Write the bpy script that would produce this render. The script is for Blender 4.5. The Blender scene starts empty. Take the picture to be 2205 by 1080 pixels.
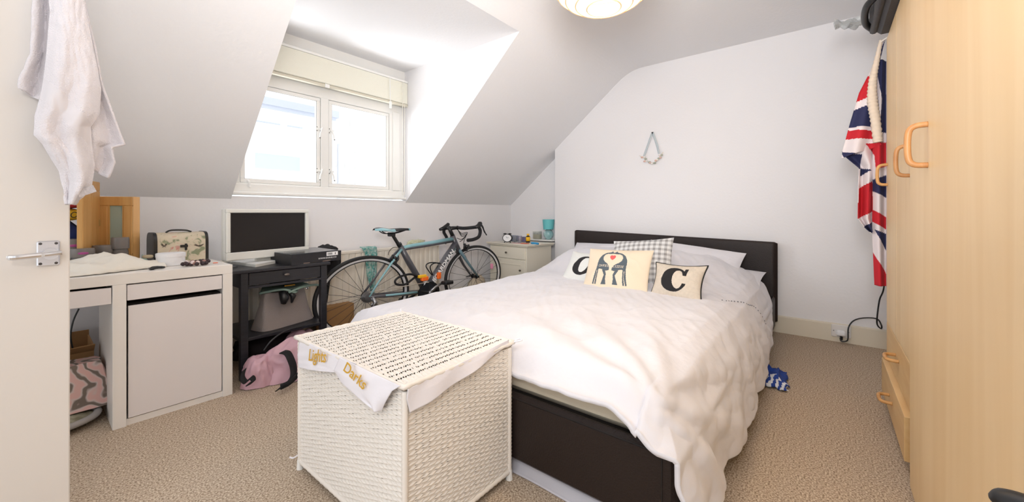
import bpy, math, random
from mathutils import Vector, Matrix, Euler, noise
random.seed(7)
C = bpy.context.scene.collection
S = bpy.context.scene
PI = math.pi

# ------------------------------------------------------------------ camera
F, CX, HY, HC = 842.0, 1102.5, 457.0, 1.06
TH = math.atan(678 / 842)
CT, ST = math.cos(TH), math.sin(TH)
cam = bpy.data.cameras.new('camera')
cam.sensor_width = 36; cam.sensor_fit = 'HORIZONTAL'
cam.lens = 36 * F / 2205
cam.shift_y = (HY - 540) / 2205
cam.clip_start = 0.02; cam.clip_end = 200
camo = bpy.data.objects.new('camera', cam); C.objects.link(camo)
camo.location = (0, 0, HC)
camo.rotation_euler = (PI / 2, 0, TH - PI / 2)
S.camera = camo
# ------------------------------------------------------------------ sky, lights, exposure
w = bpy.data.worlds.new('sky'); S.world = w; w.use_nodes = True
bg = w.node_tree.nodes['Background']
bg.inputs[0].default_value = (0.93, 0.965, 1.0, 1); bg.inputs[1].default_value = 1.42
S.view_settings.view_transform = 'Standard'; S.view_settings.look = 'None'
S.view_settings.gamma = 1; S.view_settings.use_curve_mapping = False
S.view_settings.exposure = 0.20

def arealight(name, loc, target, size, power, col, spread=180):
    l = bpy.data.lights.new(name, 'AREA'); l.size = size; l.energy = power; l.color = col; l.shape = 'DISK'; l.spread = math.radians(spread)
    o = bpy.data.objects.new(name, l); C.objects.link(o); o.location = loc
    o.rotation_euler = (Vector(target) - Vector(loc)).to_track_quat('-Z', 'Y').to_euler()
    return o
arealight('flash_light', (-0.35, -0.1, 1.75), (2.3, 1.2, 1.35), 0.30, 8, (1.0, 0.98, 0.97))
arealight('bounced_flash', (0.0, 0.05, 1.45), (2.1, 1.15, 2.75), 0.5, 31, (0.97, 0.98, 1.0), 130)
arealight('window_daylight', (0.1, 5.0, 2.1), (2.4, 2.6, 1.8), 1.5, 90, (0.96, 0.98, 1.0))
arealight('dormer_ceiling_fill', (1.9, 4.6, 0.3), (1.8, 2.9, 2.4), 1.2, 70, (0.96, 0.98, 1.0))  # added unseen lamp shining up to brighten the dormer ceiling
arealight('sky_daylight', (1.9, 5.2, 3.6), (1.9, 2.2, 0.6), 1.5, 25, (0.95, 0.98, 1.0))

# ------------------------------------------------------------------ helpers
def at(px, py, X=None, Y=None, Z=None):
    """point of a known plane seen at that place of the photograph (2205 x 1080)"""
    t = (px - CX) / F
    r = (CT + ST * t, ST - CT * t, (HY - py) / F)
    k = X / r[0] if X is not None else (Y / r[1] if Y is not None else (Z - HC) / r[2])
    return Vector((k * r[0], k * r[1], HC + k * r[2]))

def lin(c):
    return tuple((v / 255 / 12.92 if v / 255 <= 0.04045 else ((v / 255 + 0.055) / 1.055) ** 2.4) for v in c)

def mat(name, col, rough=0.6, metal=0.0, bump=0.0, bscale=60.0, var=0.0, vscale=8.0, col2=None, spec=0.5,
        trans=0.0, emit=None, estr=0.0, alpha=1.0, coat=0.0, stretch=None, sheen=0.0, detail=4, subs=0.0):
    m = bpy.data.materials.new(name); m.use_nodes = True
    nt = m.node_tree; N = nt.nodes; L = nt.links
    b = N['Principled BSDF']
    c = lin(col) + (1,)
    b.inputs['Base Color'].default_value = c
    b.inputs['Roughness'].default_value = rough
    b.inputs['Metallic'].default_value = metal
    b.inputs['Specular IOR Level'].default_value = spec
    b.inputs['Transmission Weight'].default_value = trans
    b.inputs['Coat Weight'].default_value = coat
    b.inputs['Sheen Weight'].default_value = sheen
    if emit:
        b.inputs['Emission Color'].default_value = lin(emit) + (1,); b.inputs['Emission Strength'].default_value = estr
    tc = None
    def coords():
        nonlocal tc
        if tc is None:
            t = N.new('ShaderNodeTexCoord'); mp = N.new('ShaderNodeMapping')
            L.new(t.outputs['Object'], mp.inputs['Vector'])
            if stretch: mp.inputs['Scale'].default_value = stretch
            tc = mp
        return tc.outputs['Vector']
    if var > 0 or col2:
        n = N.new('ShaderNodeTexNoise'); n.inputs['Scale'].default_value = vscale; n.inputs['Detail'].default_value = detail
        L.new(coords(), n.inputs['Vector'])
        r = N.new('ShaderNodeValToRGB')
        c2 = lin(col2) if col2 else tuple(v * (1 - var) for v in lin(col))
        r.color_ramp.elements[0].position = 0.35; r.color_ramp.elements[1].position = 0.65
        r.color_ramp.elements[0].color = c2 + (1,); r.color_ramp.elements[1].color = c
        L.new(n.outputs['Fac'], r.inputs['Fac']); L.new(r.outputs['Color'], b.inputs['Base Color'])
    if bump > 0:
        n = N.new('ShaderNodeTexNoise'); n.inputs['Scale'].default_value = bscale; n.inputs['Detail'].default_value = 3
        L.new(coords(), n.inputs['Vector'])
        bp = N.new('ShaderNodeBump'); bp.inputs['Strength'].default_value = bump; bp.inputs['Distance'].default_value = 0.01
        L.new(n.outputs['Fac'], bp.inputs['Height']); L.new(bp.outputs['Normal'], b.inputs['Normal'])
    return m

class MB:
    def __init__(s): s.v = []; s.f = []; s.mi = []
    def add(s, vs, fs, mi=0):
        o = len(s.v); s.v += [Vector(v) for v in vs]
        s.f += [tuple(i + o for i in f) for f in fs]; s.mi += [mi] * len(fs) if isinstance(mi, int) else mi
        return s
    def box(s, a, b, bev=0.0, mi=0, M=None):
        x0, y0, z0 = (min(a[i], b[i]) for i in range(3)); x1, y1, z1 = (max(a[i], b[i]) for i in range(3))
        if bev <= 0:
            vs = [(x, y, z) for x in (x0, x1) for y in (y0, y1) for z in (z0, z1)]
            fs = [(0, 1, 3, 2), (4, 6, 7, 5), (0, 4, 5, 1), (2, 3, 7, 6), (0, 2, 6, 4), (1, 5, 7, 3)]
        else:
            bev = min(bev, (x1 - x0) / 2.01, (y1 - y0) / 2.01, (z1 - z0) / 2.01)
            vs = []; fs = []; idx = {}
            for ix, X in ((0, x0), (1, x1)):
                for iy, Y in ((0, y0), (1, y1)):
                    for iz, Z in ((0, z0), (1, z1)):
                        sx = 1 if ix == 0 else -1; sy = 1 if iy == 0 else -1; sz = 1 if iz == 0 else -1
                        for ax in range(3):
                            p = [X + sx * bev, Y + sy * bev, Z + sz * bev]; p[ax] = (X, Y, Z)[ax]
                            idx[(ix, iy, iz, ax)] = len(vs); vs.append(p)
            for ax in range(3):
                o = [a_ for a_ in range(3) if a_ != ax]
                for side in (0, 1):
                    q = []
                    for (i, j) in ((0, 0), (1, 0), (1, 1), (0, 1)):
                        k = [0, 0, 0]; k[ax] = side; k[o[0]] = i; k[o[1]] = j; q.append(idx[(*k, ax)])
                    fs.append(tuple(q))
                for i in (0, 1):
                    for j in (0, 1):
                        k0 = [0, 0, 0]; k1 = [0, 0, 0]; k0[ax] = 0; k1[ax] = 1
                        k0[o[0]] = k1[o[0]] = i; k0[o[1]] = k1[o[1]] = j
                        fs.append((idx[(*k0, o[0])], idx[(*k1, o[0])], idx[(*k1, o[1])], idx[(*k0, o[1])]))
            for ix in (0, 1):
                for iy in (0, 1):
                    for iz in (0, 1): fs.append(tuple(idx[(ix, iy, iz, a_)] for a_ in range(3)))
        if M is not None: vs = [M @ Vector(v) for v in vs]
        return s.add(vs, fs, mi)
    def tube(s, pts, r, n=10, mi=0, closed=False, sx=1.0, cap=True):
        pts = [Vector(p) for p in pts]; m = len(pts)
        rs = r if isinstance(r, (list, tuple)) else [r] * m
        vs = []; fs = []; prev = None
        for i, p in enumerate(pts):
            if closed: t = pts[(i + 1) % m] - pts[i - 1]
            else: t = pts[min(i + 1, m - 1)] - pts[max(i - 1, 0)]
            if t.length < 1e-9: t = Vector((0, 0, 1))
            t.normalize()
            if prev is None:
                up = Vector((0, 0, 1)) if abs(t.z) < 0.9 else Vector((1, 0, 0))
                a = t.cross(up).normalized()
            else:
                a = (prev - t * prev.dot(t))
                a = a.normalized() if a.length > 1e-6 else t.orthogonal().normalized()
            prev = a; b = t.cross(a)
            for k in range(n):
                an = 2 * PI * k / n
                vs.append(p + (a * math.cos(an) * sx + b * math.sin(an)) * rs[i])
        for i in range(m if closed else m - 1):
            j = (i + 1) % m
            for k in range(n):
                l = (k + 1) % n; fs.append((i * n + k, i * n + l, j * n + l, j * n + k))
        if not closed and cap:
            fs.append(tuple(range(n))[::-1]); fs.append(tuple((m - 1) * n + k for k in range(n)))
        return s.add(vs, fs, mi)
    def lathe(s, prof, n=24, c=(0, 0, 0), mi=0, ax='z', sx=1.0):
        vs = []; fs = []; c = Vector(c)
        for r, z in prof:
            for k in range(n):
                a = 2 * PI * k / n; x, y = r * math.cos(a) * sx, r * math.sin(a)
                if ax == 'z': v = (x, y, z)
                elif ax == 'y': v = (x, z, y)
                else: v = (z, x, y)
                vs.append(c + Vector(v))
        for i in range(len(prof) - 1):
            for k in range(n):
                l = (k + 1) % n; fs.append((i * n + k, i * n + l, (i + 1) * n + l, (i + 1) * n + k))
        if prof[0][0] > 1e-5: fs.append(tuple(range(n))[::-1])
        if prof[-1][0] > 1e-5: fs.append(tuple((len(prof) - 1) * n + k for k in range(n)))
        return s.add(vs, fs, mi)
    def grid(s, nu, nv, fn, mf=None, mi=0):
        vs = [fn(i / nu, j / nv) for j in range(nv + 1) for i in range(nu + 1)]
        fs = []; ms = []
        for j in range(nv):
            for i in range(nu):
                k = mf((i + .5) / nu, (j + .5) / nv) if mf else mi
                if k is None: continue
                a = j * (nu + 1) + i; fs.append((a, a + 1, a + nu + 2, a + nu + 1)); ms.append(k)
        return s.add(vs, fs, ms)
    def poly(s, pts, d, mi=0):
        """flat outline pts (3-D) given thickness along vector d"""
        n = len(pts); d = Vector(d); vs = [Vector(p) for p in pts] + [Vector(p) + d for p in pts]
        fs = [tuple(range(n)), tuple(range(n, 2 * n))[::-1]] + [(i, (i + 1) % n, (i + 1) % n + n, i + n) for i in range(n)]
        return s.add(vs, fs, mi)
    def ball(s, c, r, n=14, mi=0, sc=(1, 1, 1)):
        m = n // 2 + 1
        vs = []; fs = []
        for i in range(m + 1):
            ph = PI * i / m
            for k in range(n):
                a = 2 * PI * k / n
                vs.append((c[0] + r * sc[0] * math.sin(ph) * math.cos(a), c[1] + r * sc[1] * math.sin(ph) * math.sin(a), c[2] + r * sc[2] * math.cos(ph)))
        for i in range(m):
            for k in range(n):
                l = (k + 1) % n; fs.append((i * n + k, i * n + l, (i + 1) * n + l, (i + 1) * n + k))
        return s.add(vs, fs, mi)

W = {}
def worldloc(o):
    M = Matrix.Identity(4)
    chain = []
    while o: chain.append(o); o = o.parent
    for q in reversed(chain): M = M @ Matrix.LocRotScale(q.location, q.rotation_euler, q.scale)
    return M
def build(name, mb, mats, parent=None, smooth=False, world=False, loc=None, rot=(0, 0, 0), solid=0.0, sub=0, auto=None, kind=None, label=None):
    me = bpy.data.meshes.new(name)
    if not isinstance(mats, (list, tuple)): mats = [mats]
    vs = mb.v
    if parent is not None and world:
        Mi = worldloc(parent).inverted(); vs = [Mi @ v for v in vs]
    elif parent is None and world and loc is not None:
        L0 = Vector(loc); vs = [v - L0 for v in vs]
    me.from_pydata([tuple(v) for v in vs], [], mb.f)
    for m in mats: me.materials.append(m)
    if len(mats) > 1: me.polygons.foreach_set('material_index', mb.mi)
    if smooth or auto is not None:
        me.polygons.foreach_set('use_smooth', [True] * len(me.polygons))
        if auto is not None: me.set_sharp_from_angle(angle=math.radians(auto))
    me.update()
    o = bpy.data.objects.new(name, me); C.objects.link(o)
    if parent is not None: o.parent = parent
    elif loc is not None: o.location = loc; o.rotation_euler = rot
    if solid:
        md = o.modifiers.new('thick', 'SOLIDIFY'); md.thickness = solid; md.offset = 0
    if sub:
        md = o.modifiers.new('sub', 'SUBSURF'); md.levels = sub; md.render_levels = sub
    if kind: o['kind'] = kind
    if label: o['label'] = label
    return o
def tag(o, label, cat, group=None):
    o['label'] = label; o['category'] = cat
    if group: o['group'] = group
    return o
def thing(name, label, cat, loc=(0, 0, 0), rot=(0, 0, 0), group=None):
    o = bpy.data.objects.new(name, None); C.objects.link(o); o.location = loc; o.rotation_euler = rot
    o.empty_display_size = 0.05
    return tag(o, label, cat, group)
def structure(o): o['kind'] = 'structure'; return o
def box(a, b, bev=0.0, mi=0): return MB().box(a, b, bev, mi)
def lerp(a, b, t): return a + (b - a) * t
def interp(pts, t):
    """pts: list of (t, v...) sorted"""
    if t <= pts[0][0]: return pts[0][1:] if len(pts[0]) > 2 else pts[0][1]
    for a, b in zip(pts, pts[1:]):
        if t <= b[0]:
            k = (t - a[0]) / (b[0] - a[0])
            r = tuple(lerp(p, q, k) for p, q in zip(a[1:], b[1:]))
            return r if len(r) > 1 else r[0]
    return pts[-1][1:] if len(pts[-1]) > 2 else pts[-1][1]
def spline(pts, n=8, closed=False):
    P = [Vector(p) for p in pts]; out = []; m = len(P)
    for i in range(m if closed else m - 1):
        p0 = P[(i - 1) % m] if (closed or i > 0) else P[0]; p1 = P[i]; p2 = P[(i + 1) % m]
        p3 = P[(i + 2) % m] if (closed or i + 2 < m) else P[-1]
        for k in range(n):
            t = k / n
            out.append(0.5 * ((2 * p1) + (p2 - p0) * t + (2 * p0 - 5 * p1 + 4 * p2 - p3) * t * t + (3 * p1 - p0 - 3 * p2 + p3) * t ** 3))
    if not closed: out.append(P[-1])
    return out
def inpoly(x, y, P):
    r = False; j = len(P) - 1
    for i in range(len(P)):
        if (P[i][1] > y) != (P[j][1] > y) and x < (P[j][0] - P[i][0]) * (y - P[i][1]) / (P[j][1] - P[i][1]) + P[i][0]: r = not r
        j = i
    return r
def smooth01(a, b, x):
    t = max(0, min(1, (x - a) / (b - a))); return t * t * (3 - 2 * t)
def nz(x, y, z=0.0, s=1.0): return noise.noise(Vector((x * s, y * s, z * s)))
def ridge(x, y, z=0.0): return 1 - abs(noise.noise(Vector((x, y, z)))) * 2

FONT = {'A': "01110100011000111111100011000110001", 'B': "11110100011000111110100011000111110", 'C': "01110100011000010000100001000101110",
        'D': "11110100011000110001100011000111110", 'E': "11111100001000011110100001000011111", 'H': "10001100011000111111100011000110001",
        'I': "01110001000010000100001000010001110", 'L': "10000100001000010000100001000011111", 'M': "10001110111010110101100011000110001",
        'N': "10001110011010110011100011000110001", 'O': "01110100011000110001100011000101110", 'R': "11110100011000111110101001001010001",
        'S': "01111100001000001110000010000111110", 'Z': "11111000010001000100010001000011111", 'W': "10001100011000110101101011101110001",
        '.': "00000000000000000000000000110001100", 'T': "11111001000010000100001000010000100", 'P': "11110100011000111110100001000010000"}
def textbit(s, u, v):
    """u,v in 0..1 over the string's box (v down)"""
    n = len(s) * 6 - 1; c = int(u * n); r = int(v * 7)
    if not (0 <= u < 1 and 0 <= v < 1): return False
    ch = s[c // 6]; k = c % 6
    if k == 5 or ch not in FONT: return False
    return FONT[ch][r * 5 + k] == '1'
def textmesh(name, txt, size, M4, m, parent, shear=0.0, extr=0.0015, align='CENTER', fn=None, sx=1.0, off=0.0):
    cu = bpy.data.curves.new(name, 'FONT'); cu.body = txt; cu.size = size; cu.shear = shear; cu.extrude = extr
    cu.align_x = align; cu.align_y = 'CENTER'; cu.resolution_u = 4; cu.offset = off
    to = bpy.data.objects.new(name, cu); C.objects.link(to)
    dg = bpy.context.evaluated_depsgraph_get(); me = bpy.data.meshes.new_from_object(to.evaluated_get(dg))
    bpy.data.objects.remove(to); bpy.data.curves.remove(cu)
    mb = MB()
    vs = [M4 @ Vector((v.co.x * sx, v.co.y, v.co.z)) for v in me.vertices]
    if fn: vs = [fn(v) for v in vs]
    mb.add(vs, [tuple(p.vertices) for p in me.polygons]); bpy.data.meshes.remove(me)
    return build(name, mb, m, parent, world=True)
def frameM(o, x, y):
    x = Vector(x).normalized(); y = Vector(y); y = (y - x * y.dot(x)).normalized(); z = x.cross(y)
    M = Matrix((x, y, z)).transposed().to_4x4(); M.translation = Vector(o); return M

# ------------------------------------------------------------------ materials
m_wall = mat('wall_paint', (239, 237, 238), 0.85, bump=0.12, bscale=45, spec=0.2)
m_ceil = mat('ceiling_paint', (239, 238, 239), 0.9, bump=0.15, bscale=45, spec=0.2)
m_skirt = mat('skirting_gloss', (226, 217, 198), 0.4)
m_gloss = mat('white_gloss_paint', (243, 242, 238), 0.3)
m_doorp = mat('door_paint', (224, 218, 212), 0.45)
m_white = mat('white_foil', (240, 235, 229), 0.4)
m_whited = mat('white_foil_doors', (234, 228, 227), 0.42)
m_dark = mat('dark_gap', (30, 24, 22), 0.8)
m_black = mat('black_plastic', (22, 22, 24), 0.4)
m_blackcloth = mat('black_webbing', (24, 22, 24), 0.85, bump=.3, bscale=300)
m_chrome = mat('polished_chrome', (225, 226, 230), 0.12, metal=1.0)
m_steel = mat('brushed_steel', (170, 170, 172), 0.35, metal=1.0)
m_glass = mat('clear_glass', (250, 252, 252), 0.02, trans=1.0, spec=0.4)
m_pane = None
m_linen = mat('white_cotton', (228, 226, 231), 0.85, bump=0.28, bscale=24, spec=0.15, sheen=.2)
m_linen2 = mat('white_liner_cotton', (238, 235, 240), 0.85, bump=0.12, bscale=25, spec=0.15)
m_wicker = mat('white_painted_wicker', (238, 231, 222), 0.5)
m_gold = mat('gold_thread', (214, 168, 58), 0.45)
m_leather = mat('dark_brown_faux_leather', (38, 28, 25), 0.42, bump=0.25, bscale=160, spec=0.3)
m_stitch = mat('stitch_grey', (120, 120, 125), 0.8)
m_mattress = mat('cream_mattress_ticking', (205, 193, 172), 0.8, bump=.1, bscale=200)
m_blackwood = mat('black_brown_stain', (38, 38, 44), 0.38, var=.3, vscale=3, stretch=(2, 2, 30))
m_teal = mat('teal_paint', (136, 182, 190), 0.3)
m_grey_frame = mat('dark_grey_frame_paint', (78, 78, 84), 0.28, coat=.4)
m_rubber = mat('black_rubber', (22, 22, 24), 0.6)
m_rim = mat('silver_rim', (226, 226, 228), 0.3, metal=.25)
m_orange = mat('orange_plastic', (250, 112, 28), 0.5)
m_yellow = mat('yellow_plastic', (246, 190, 30), 0.5)
m_cream = mat('cream_furniture_paint', (224, 218, 202), 0.5)
m_towel = mat('white_terry', (226, 221, 225), 0.95, bump=0.45, bscale=300, spec=.05, sheen=.4)
m_band = mat('white_towel_band', (220, 215, 218), 0.8, bump=0.1, bscale=400, stretch=(1, 1, 4))
m_frame_plast = mat('white_monitor_plastic', (232, 232, 226), 0.3)
m_screen = mat('dark_screen', (40, 36, 35), 0.25, spec=.3)
m_pink = mat('pink_nylon', (214, 172, 184), 0.55, var=.12, vscale=6)
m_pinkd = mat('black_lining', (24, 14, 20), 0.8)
m_bagm = mat('taupe_grained_leather', (146, 136, 133), 0.5, bump=.4, bscale=240, var=.1, vscale=4)
m_straps = mat('sage_green_leather', (124, 146, 136), 0.5)
m_card = mat('brown_cardboard', (172, 130, 84), 0.8, var=.15, vscale=5)
m_radi = mat('cream_radiator_enamel', (232, 224, 210), 0.4)
m_jar = mat('grey_jar_plastic', (104, 99, 96), 0.4)
m_purple = mat('purple_label', (166, 70, 134), 0.5)
m_pap = mat('white_label', (240, 240, 242), 0.6)

def wood(name, c1, c2, axis=(14, 14, 0.8), rough=0.42, plank=0.0):
    m = bpy.data.materials.new(name); m.use_nodes = True; N = m.node_tree.nodes; L = m.node_tree.links
    b = N['Principled BSDF']; b.inputs['Roughness'].default_value = rough; b.inputs['Specular IOR Level'].default_value = .35
    t = N.new('ShaderNodeTexCoord'); mp = N.new('ShaderNodeMapping'); mp.inputs['Scale'].default_value = axis
    L.new(t.outputs['Object'], mp.inputs['Vector'])
    n = N.new('ShaderNodeTexNoise'); n.inputs['Scale'].default_value = 2.2; n.inputs['Detail'].default_value = 6; n.inputs['Distortion'].default_value = .5
    L.new(mp.outputs['Vector'], n.inputs['Vector'])
    r = N.new('ShaderNodeValToRGB'); r.color_ramp.elements[0].position = .3; r.color_ramp.elements[1].position = .7
    r.color_ramp.elements[0].color = lin(c2) + (1,); r.color_ramp.elements[1].color = lin(c1) + (1,)
    L.new(n.outputs['Fac'], r.inputs['Fac']); L.new(r.outputs['Color'], b.inputs['Base Color'])
    return m
m_beech = wood('light_beech_veneer', (240, 212, 168), (230, 198, 148), (4, 4, 0.3))
m_beechd = wood('light_beech_drawer', (232, 198, 146), (220, 180, 124), (1.2, 6, 9))
m_handle = wood('bent_beech_handle', (202, 150, 98), (180, 124, 76), (20, 20, 5))
m_handl = wood('pale_bent_beech', (218, 168, 108), (200, 146, 88), (20, 20, 5))
m_pine = wood('honey_pine', (214, 168, 106), (196, 146, 84), (14, 14, 1.0))
m_pinel = wood('pale_pine_edge', (236, 190, 130), (226, 176, 112), (14, 14, 1.0))

def carpet():
    m = bpy.data.materials.new('beige_loop_carpet'); m.use_nodes = True; N = m.node_tree.nodes; L = m.node_tree.links
    b = N['Principled BSDF']; b.inputs['Roughness'].default_value = .98; b.inputs['Specular IOR Level'].default_value = .05
    t = N.new('ShaderNodeTexCoord')
    n = N.new('ShaderNodeTexNoise'); n.inputs['Scale'].default_value = 150; n.inputs['Detail'].default_value = 3; n.inputs['Roughness'].default_value = .7
    L.new(t.outputs['Object'], n.inputs['Vector'])
    r = N.new('ShaderNodeValToRGB'); e = r.color_ramp.elements
    e[0].position = .36; e[0].color = lin((132, 113, 94)) + (1,)
    e[1].position = .66; e[1].color = lin((230, 217, 196)) + (1,)
    k = e.new(.5); k.color = lin((190, 170, 149)) + (1,)
    L.new(n.outputs['Fac'], r.inputs['Fac'])
    L.new(r.outputs['Color'], b.inputs['Base Color'])
    bp = N.new('ShaderNodeBump'); bp.inputs['Strength'].default_value = .5; bp.inputs['Distance'].default_value = .006
    L.new(n.outputs['Fac'], bp.inputs['Height']); L.new(bp.outputs['Normal'], b.inputs['Normal'])
    return m
m_carpet = carpet()

def pane_mat():
    m = bpy.data.materials.new('window_glass'); m.use_nodes = True; N = m.node_tree.nodes; L = m.node_tree.links
    for n in list(N): N.remove(n)
    o = N.new('ShaderNodeOutputMaterial'); tr = N.new('ShaderNodeBsdfTransparent'); gl = N.new('ShaderNodeBsdfGlossy')
    gl.inputs['Roughness'].default_value = .02; mx = N.new('ShaderNodeMixShader'); mx.inputs[0].default_value = .05
    L.new(tr.outputs[0], mx.inputs[1]); L.new(gl.outputs[0], mx.inputs[2]); L.new(mx.outputs[0], o.inputs[0])
    return m
m_pane = pane_mat()

# ------------------------------------------------------------------ room shell
WY, HX, RX, CZ, KZ = 3.53, 4.195, 4.36, 2.635, 1.163
X0, Y0 = -1.5, -1.05
def zs(Y): return KZ + 0.809 * (WY - Y)
cross = [(WY, KZ), (2.6, zs(2.6)), (1.893, zs(1.893)), (1.82, 2.543), (1.79, 2.563), (1.76, 2.581), (1.73, 2.596), (1.70, 2.608), (1.67, 2.618), (1.63, 2.627), (1.59, 2.633), (1.55, CZ)]
structure(build('floor', box((X0, Y0, -0.05), (RX + .1, WY + .1, 0)), m_carpet))
structure(build('ceiling', box((X0, Y0, CZ), (RX + .1, 1.55, CZ + .06)), m_ceil))
mb = MB()
def cl(Y): return 0.976 - (WY - Y) / (WY - 1.893) * 0.076
def cr(Y): return 2.553 - (WY - Y) / (WY - 1.893) * 0.109
ys = [WY, 3.2, 2.85, 2.5, 2.2, 1.893]
for a, b in zip(ys, ys[1:]):
    mb.add([(X0, a, zs(a)), (cl(a), a, zs(a)), (cl(b), b, zs(b)), (X0, b, zs(b))], [(0, 1, 2, 3)])
    mb.add([(cr(a), a, zs(a)), (RX + .1, a, zs(a)), (RX + .1, b, zs(b)), (cr(b), b, zs(b))], [(0, 1, 2, 3)])
for (a, za), (b, zb) in zip(cross[2:], cross[3:]):
    mb.add([(X0, a, za), (RX + .1, a, za), (RX + .1, b, zb), (X0, b, zb)], [(0, 1, 2, 3)])
structure(build('ceiling_slope', mb, m_ceil))
# dormer cheeks and dormer ceiling
DY, DZ = 3.66, 2.565
def cheek(fn):
    m = MB(); n = 8
    for i in range(n):
        a = WY + (1.893 - WY) * i / n; b = WY + (1.893 - WY) * (i + 1) / n
        ta = 2.565 - .075 * i / n; tb = 2.565 - .075 * (i + 1) / n
        m.add([(fn(a), a, zs(a)), (fn(a), a, max(ta, zs(a))), (fn(b), b, max(tb, zs(b))), (fn(b), b, zs(b))], [(0, 1, 2, 3)])
    m.add([(fn(WY), DY + .1, KZ), (fn(WY), DY + .1, DZ), (fn(WY), WY, DZ), (fn(WY), WY, KZ)], [(0, 1, 2, 3)])
    return m
structure(build('wall_dormer_left', cheek(cl), m_wall))
structure(build('wall_dormer_right', cheek(cr), m_wall))
mb = MB().add([(.976, DY + .1, DZ), (2.553, DY + .1, DZ), (2.553, WY, DZ), (.976, WY, DZ), (cr(1.893), 1.893, 2.490), (cl(1.893), 1.893, 2.490)], [(0, 1, 2, 3), (3, 2, 4, 5)])
structure(build('ceiling_dormer', mb, m_ceil))
# walls
structure(build('wall_window', box((X0, WY, 0), (.976, WY + .1, KZ)).box((.976, WY, 0), (2.553, WY + .1, 1.185)).box((2.553, WY, 0), (RX + .1, WY + .1, KZ)), m_wall))
mb = MB()
hp = [(HX, Y0, 0), (HX, 2.68, 0), (HX, 2.68, zs(2.68)), (HX, 1.893, zs(1.893))] + [(HX, y, z) for y, z in cross[3:]] + [(HX, Y0, CZ)]
mb.poly(hp, (.10, 0, 0))
mb.box((HX + .02, 2.67, 0), (RX + .02, 2.679, zs(2.68)))
mb.poly([(RX, 2.60, 0), (RX, WY, 0), (RX, WY, KZ), (RX, 2.60, zs(2.60))], (.10, 0, 0))
structure(build('wall_headboard', mb, m_wall))
structure(build('wall_right', box((X0, Y0 - .1, 0), (RX + .1, Y0, CZ)), m_wall))
structure(build('baseboard_headboard', box((HX - .022, Y0, 0), (HX, 2.68, .138)).poly([(HX - .022, Y0, .138), (HX, Y0, .138), (HX, Y0, .147), (HX - .010, Y0, .147)], (0, 2.68 - Y0, 0)), m_skirt))
structure(build('baseboard_window', box((X0, WY - .02, 0), (RX, WY, .14), .005), m_skirt))

# ------------------------------------------------------------------ dormer window
win = thing('window_1', 'white painted two casement dormer window', 'window', (1.76, DY, 1.19))
del win['category']; del win['label']; win['kind'] = 'structure'
PF = 3.58
def wx(px): return at(px, 300, Y=3.56).x
fr = MB()
fy0, fy1 = 3.565, 3.64
fr.box((.976, fy0, 1.225), (2.553, fy1, 1.295), bev=.004)
fr.box((.976, fy0, 2.095), (2.553, fy1, 2.25), bev=.004)
fr.box((.976, fy0, 1.29), (1.045, fy1, 2.10), bev=.004)
fr.box((2.385, fy0, 1.29), (2.553, fy1, 2.10), bev=.004)
fr.box((1.672, fy0, 1.29), (1.742, fy1, 2.10), bev=.004)
fr.box((.976, fy0 - .018, 1.218), (2.553, fy0, 1.285), bev=.003)
fr.box((2.42, fy0 - .012, 1.29), (2.50, fy0, 2.12), bev=.003)
build('window_frame', fr, m_gloss, win, world=True)
build('head_board', box((.976, 3.54, 2.25), (2.553, 3.64, 2.565)), m_gloss, win, world=True)
def casement(x0, x1, hinge):
    z0, z1 = 1.297, 2.092
    m = MB(); t = .032
    m.box((x0, 3.572, z0), (x1, 3.612, z0 + t), bev=.003).box((x0, 3.572, z1 - t), (x1, 3.612, z1), bev=.003)
    m.box((x0, 3.572, z0 + t), (x0 + t, 3.612, z1 - t), bev=.003).box((x1 - t, 3.572, z0 + t), (x1, 3.612, z1 - t), bev=.003)
    o = build('casement', m, m_gloss, win, world=True)
    g = MB().box((x0 + t - .004, 3.574, z0 + t - .006), (x0 + t, 3.580, z1 - t + .006)).box((x1 - t, 3.574, z0 + t - .006), (x1 - t + .004, 3.580, z1 - t + .006))
    g.box((x0 + t, 3.574, z0 + t - .005), (x1 - t, 3.580, z0 + t)).box((x0 + t, 3.574, z1 - t), (x1 - t, 3.580, z1 - t + .005))
    build('glazing_seal', g, mat('grey_seal', (128, 126, 122), .7), o, world=True)
    build('pane', box((x0 + t, 3.592, z0 + t), (x1 - t, 3.596, z1 - t)), m_pane, o, world=True)
    return o
cL = casement(1.049, 1.668, 1); cR = casement(1.746, 2.380, -1)
def fastener(x, z, s, par):
    m = MB().box((x - .02, 3.552, z - .008), (x + .02, 3.572, z + .008), bev=.003)
    m.tube([(x + s * .012, 3.55, z), (x + s * .018, 3.535, z + .012), (x - s * .004, 3.53, z - .045), (x - s * .010, 3.53, z - .085)], [.007, .008, .006, .005], 8)
    m.box((x - .03, 3.562, z - .022), (x - .012, 3.574, z + .022), bev=.002)
    build('window_catch', m, m_gloss, par, world=True)
    k = MB()
    for dz in (-.017, .017): k.ball((x - s * .0 - .021, 3.561, z + dz), .0045, 8)
    k.ball((x - s * .010, 3.528, z - .083), .0055, 8)
    build('screw', k, mat('dull_screw', (90, 86, 80), .5, .6), par, world=True)
for z in (1.81, 1.435):
    fastener(1.655, z, 1, cL); fastener(1.768, z, -1, cR)
build('sill_catch', MB().tube([(1.09, 3.545, 1.315), (1.095, 3.53, 1.30), (1.10, 3.53, 1.27)], .008, 8).ball((1.10, 3.528, 1.263), .010, 8), m_gloss, cL, world=True)
structure(build('trim_window_sill', box((.976, 3.505, 1.196), (2.56, 3.60, 1.222), .006), m_gloss))
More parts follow.
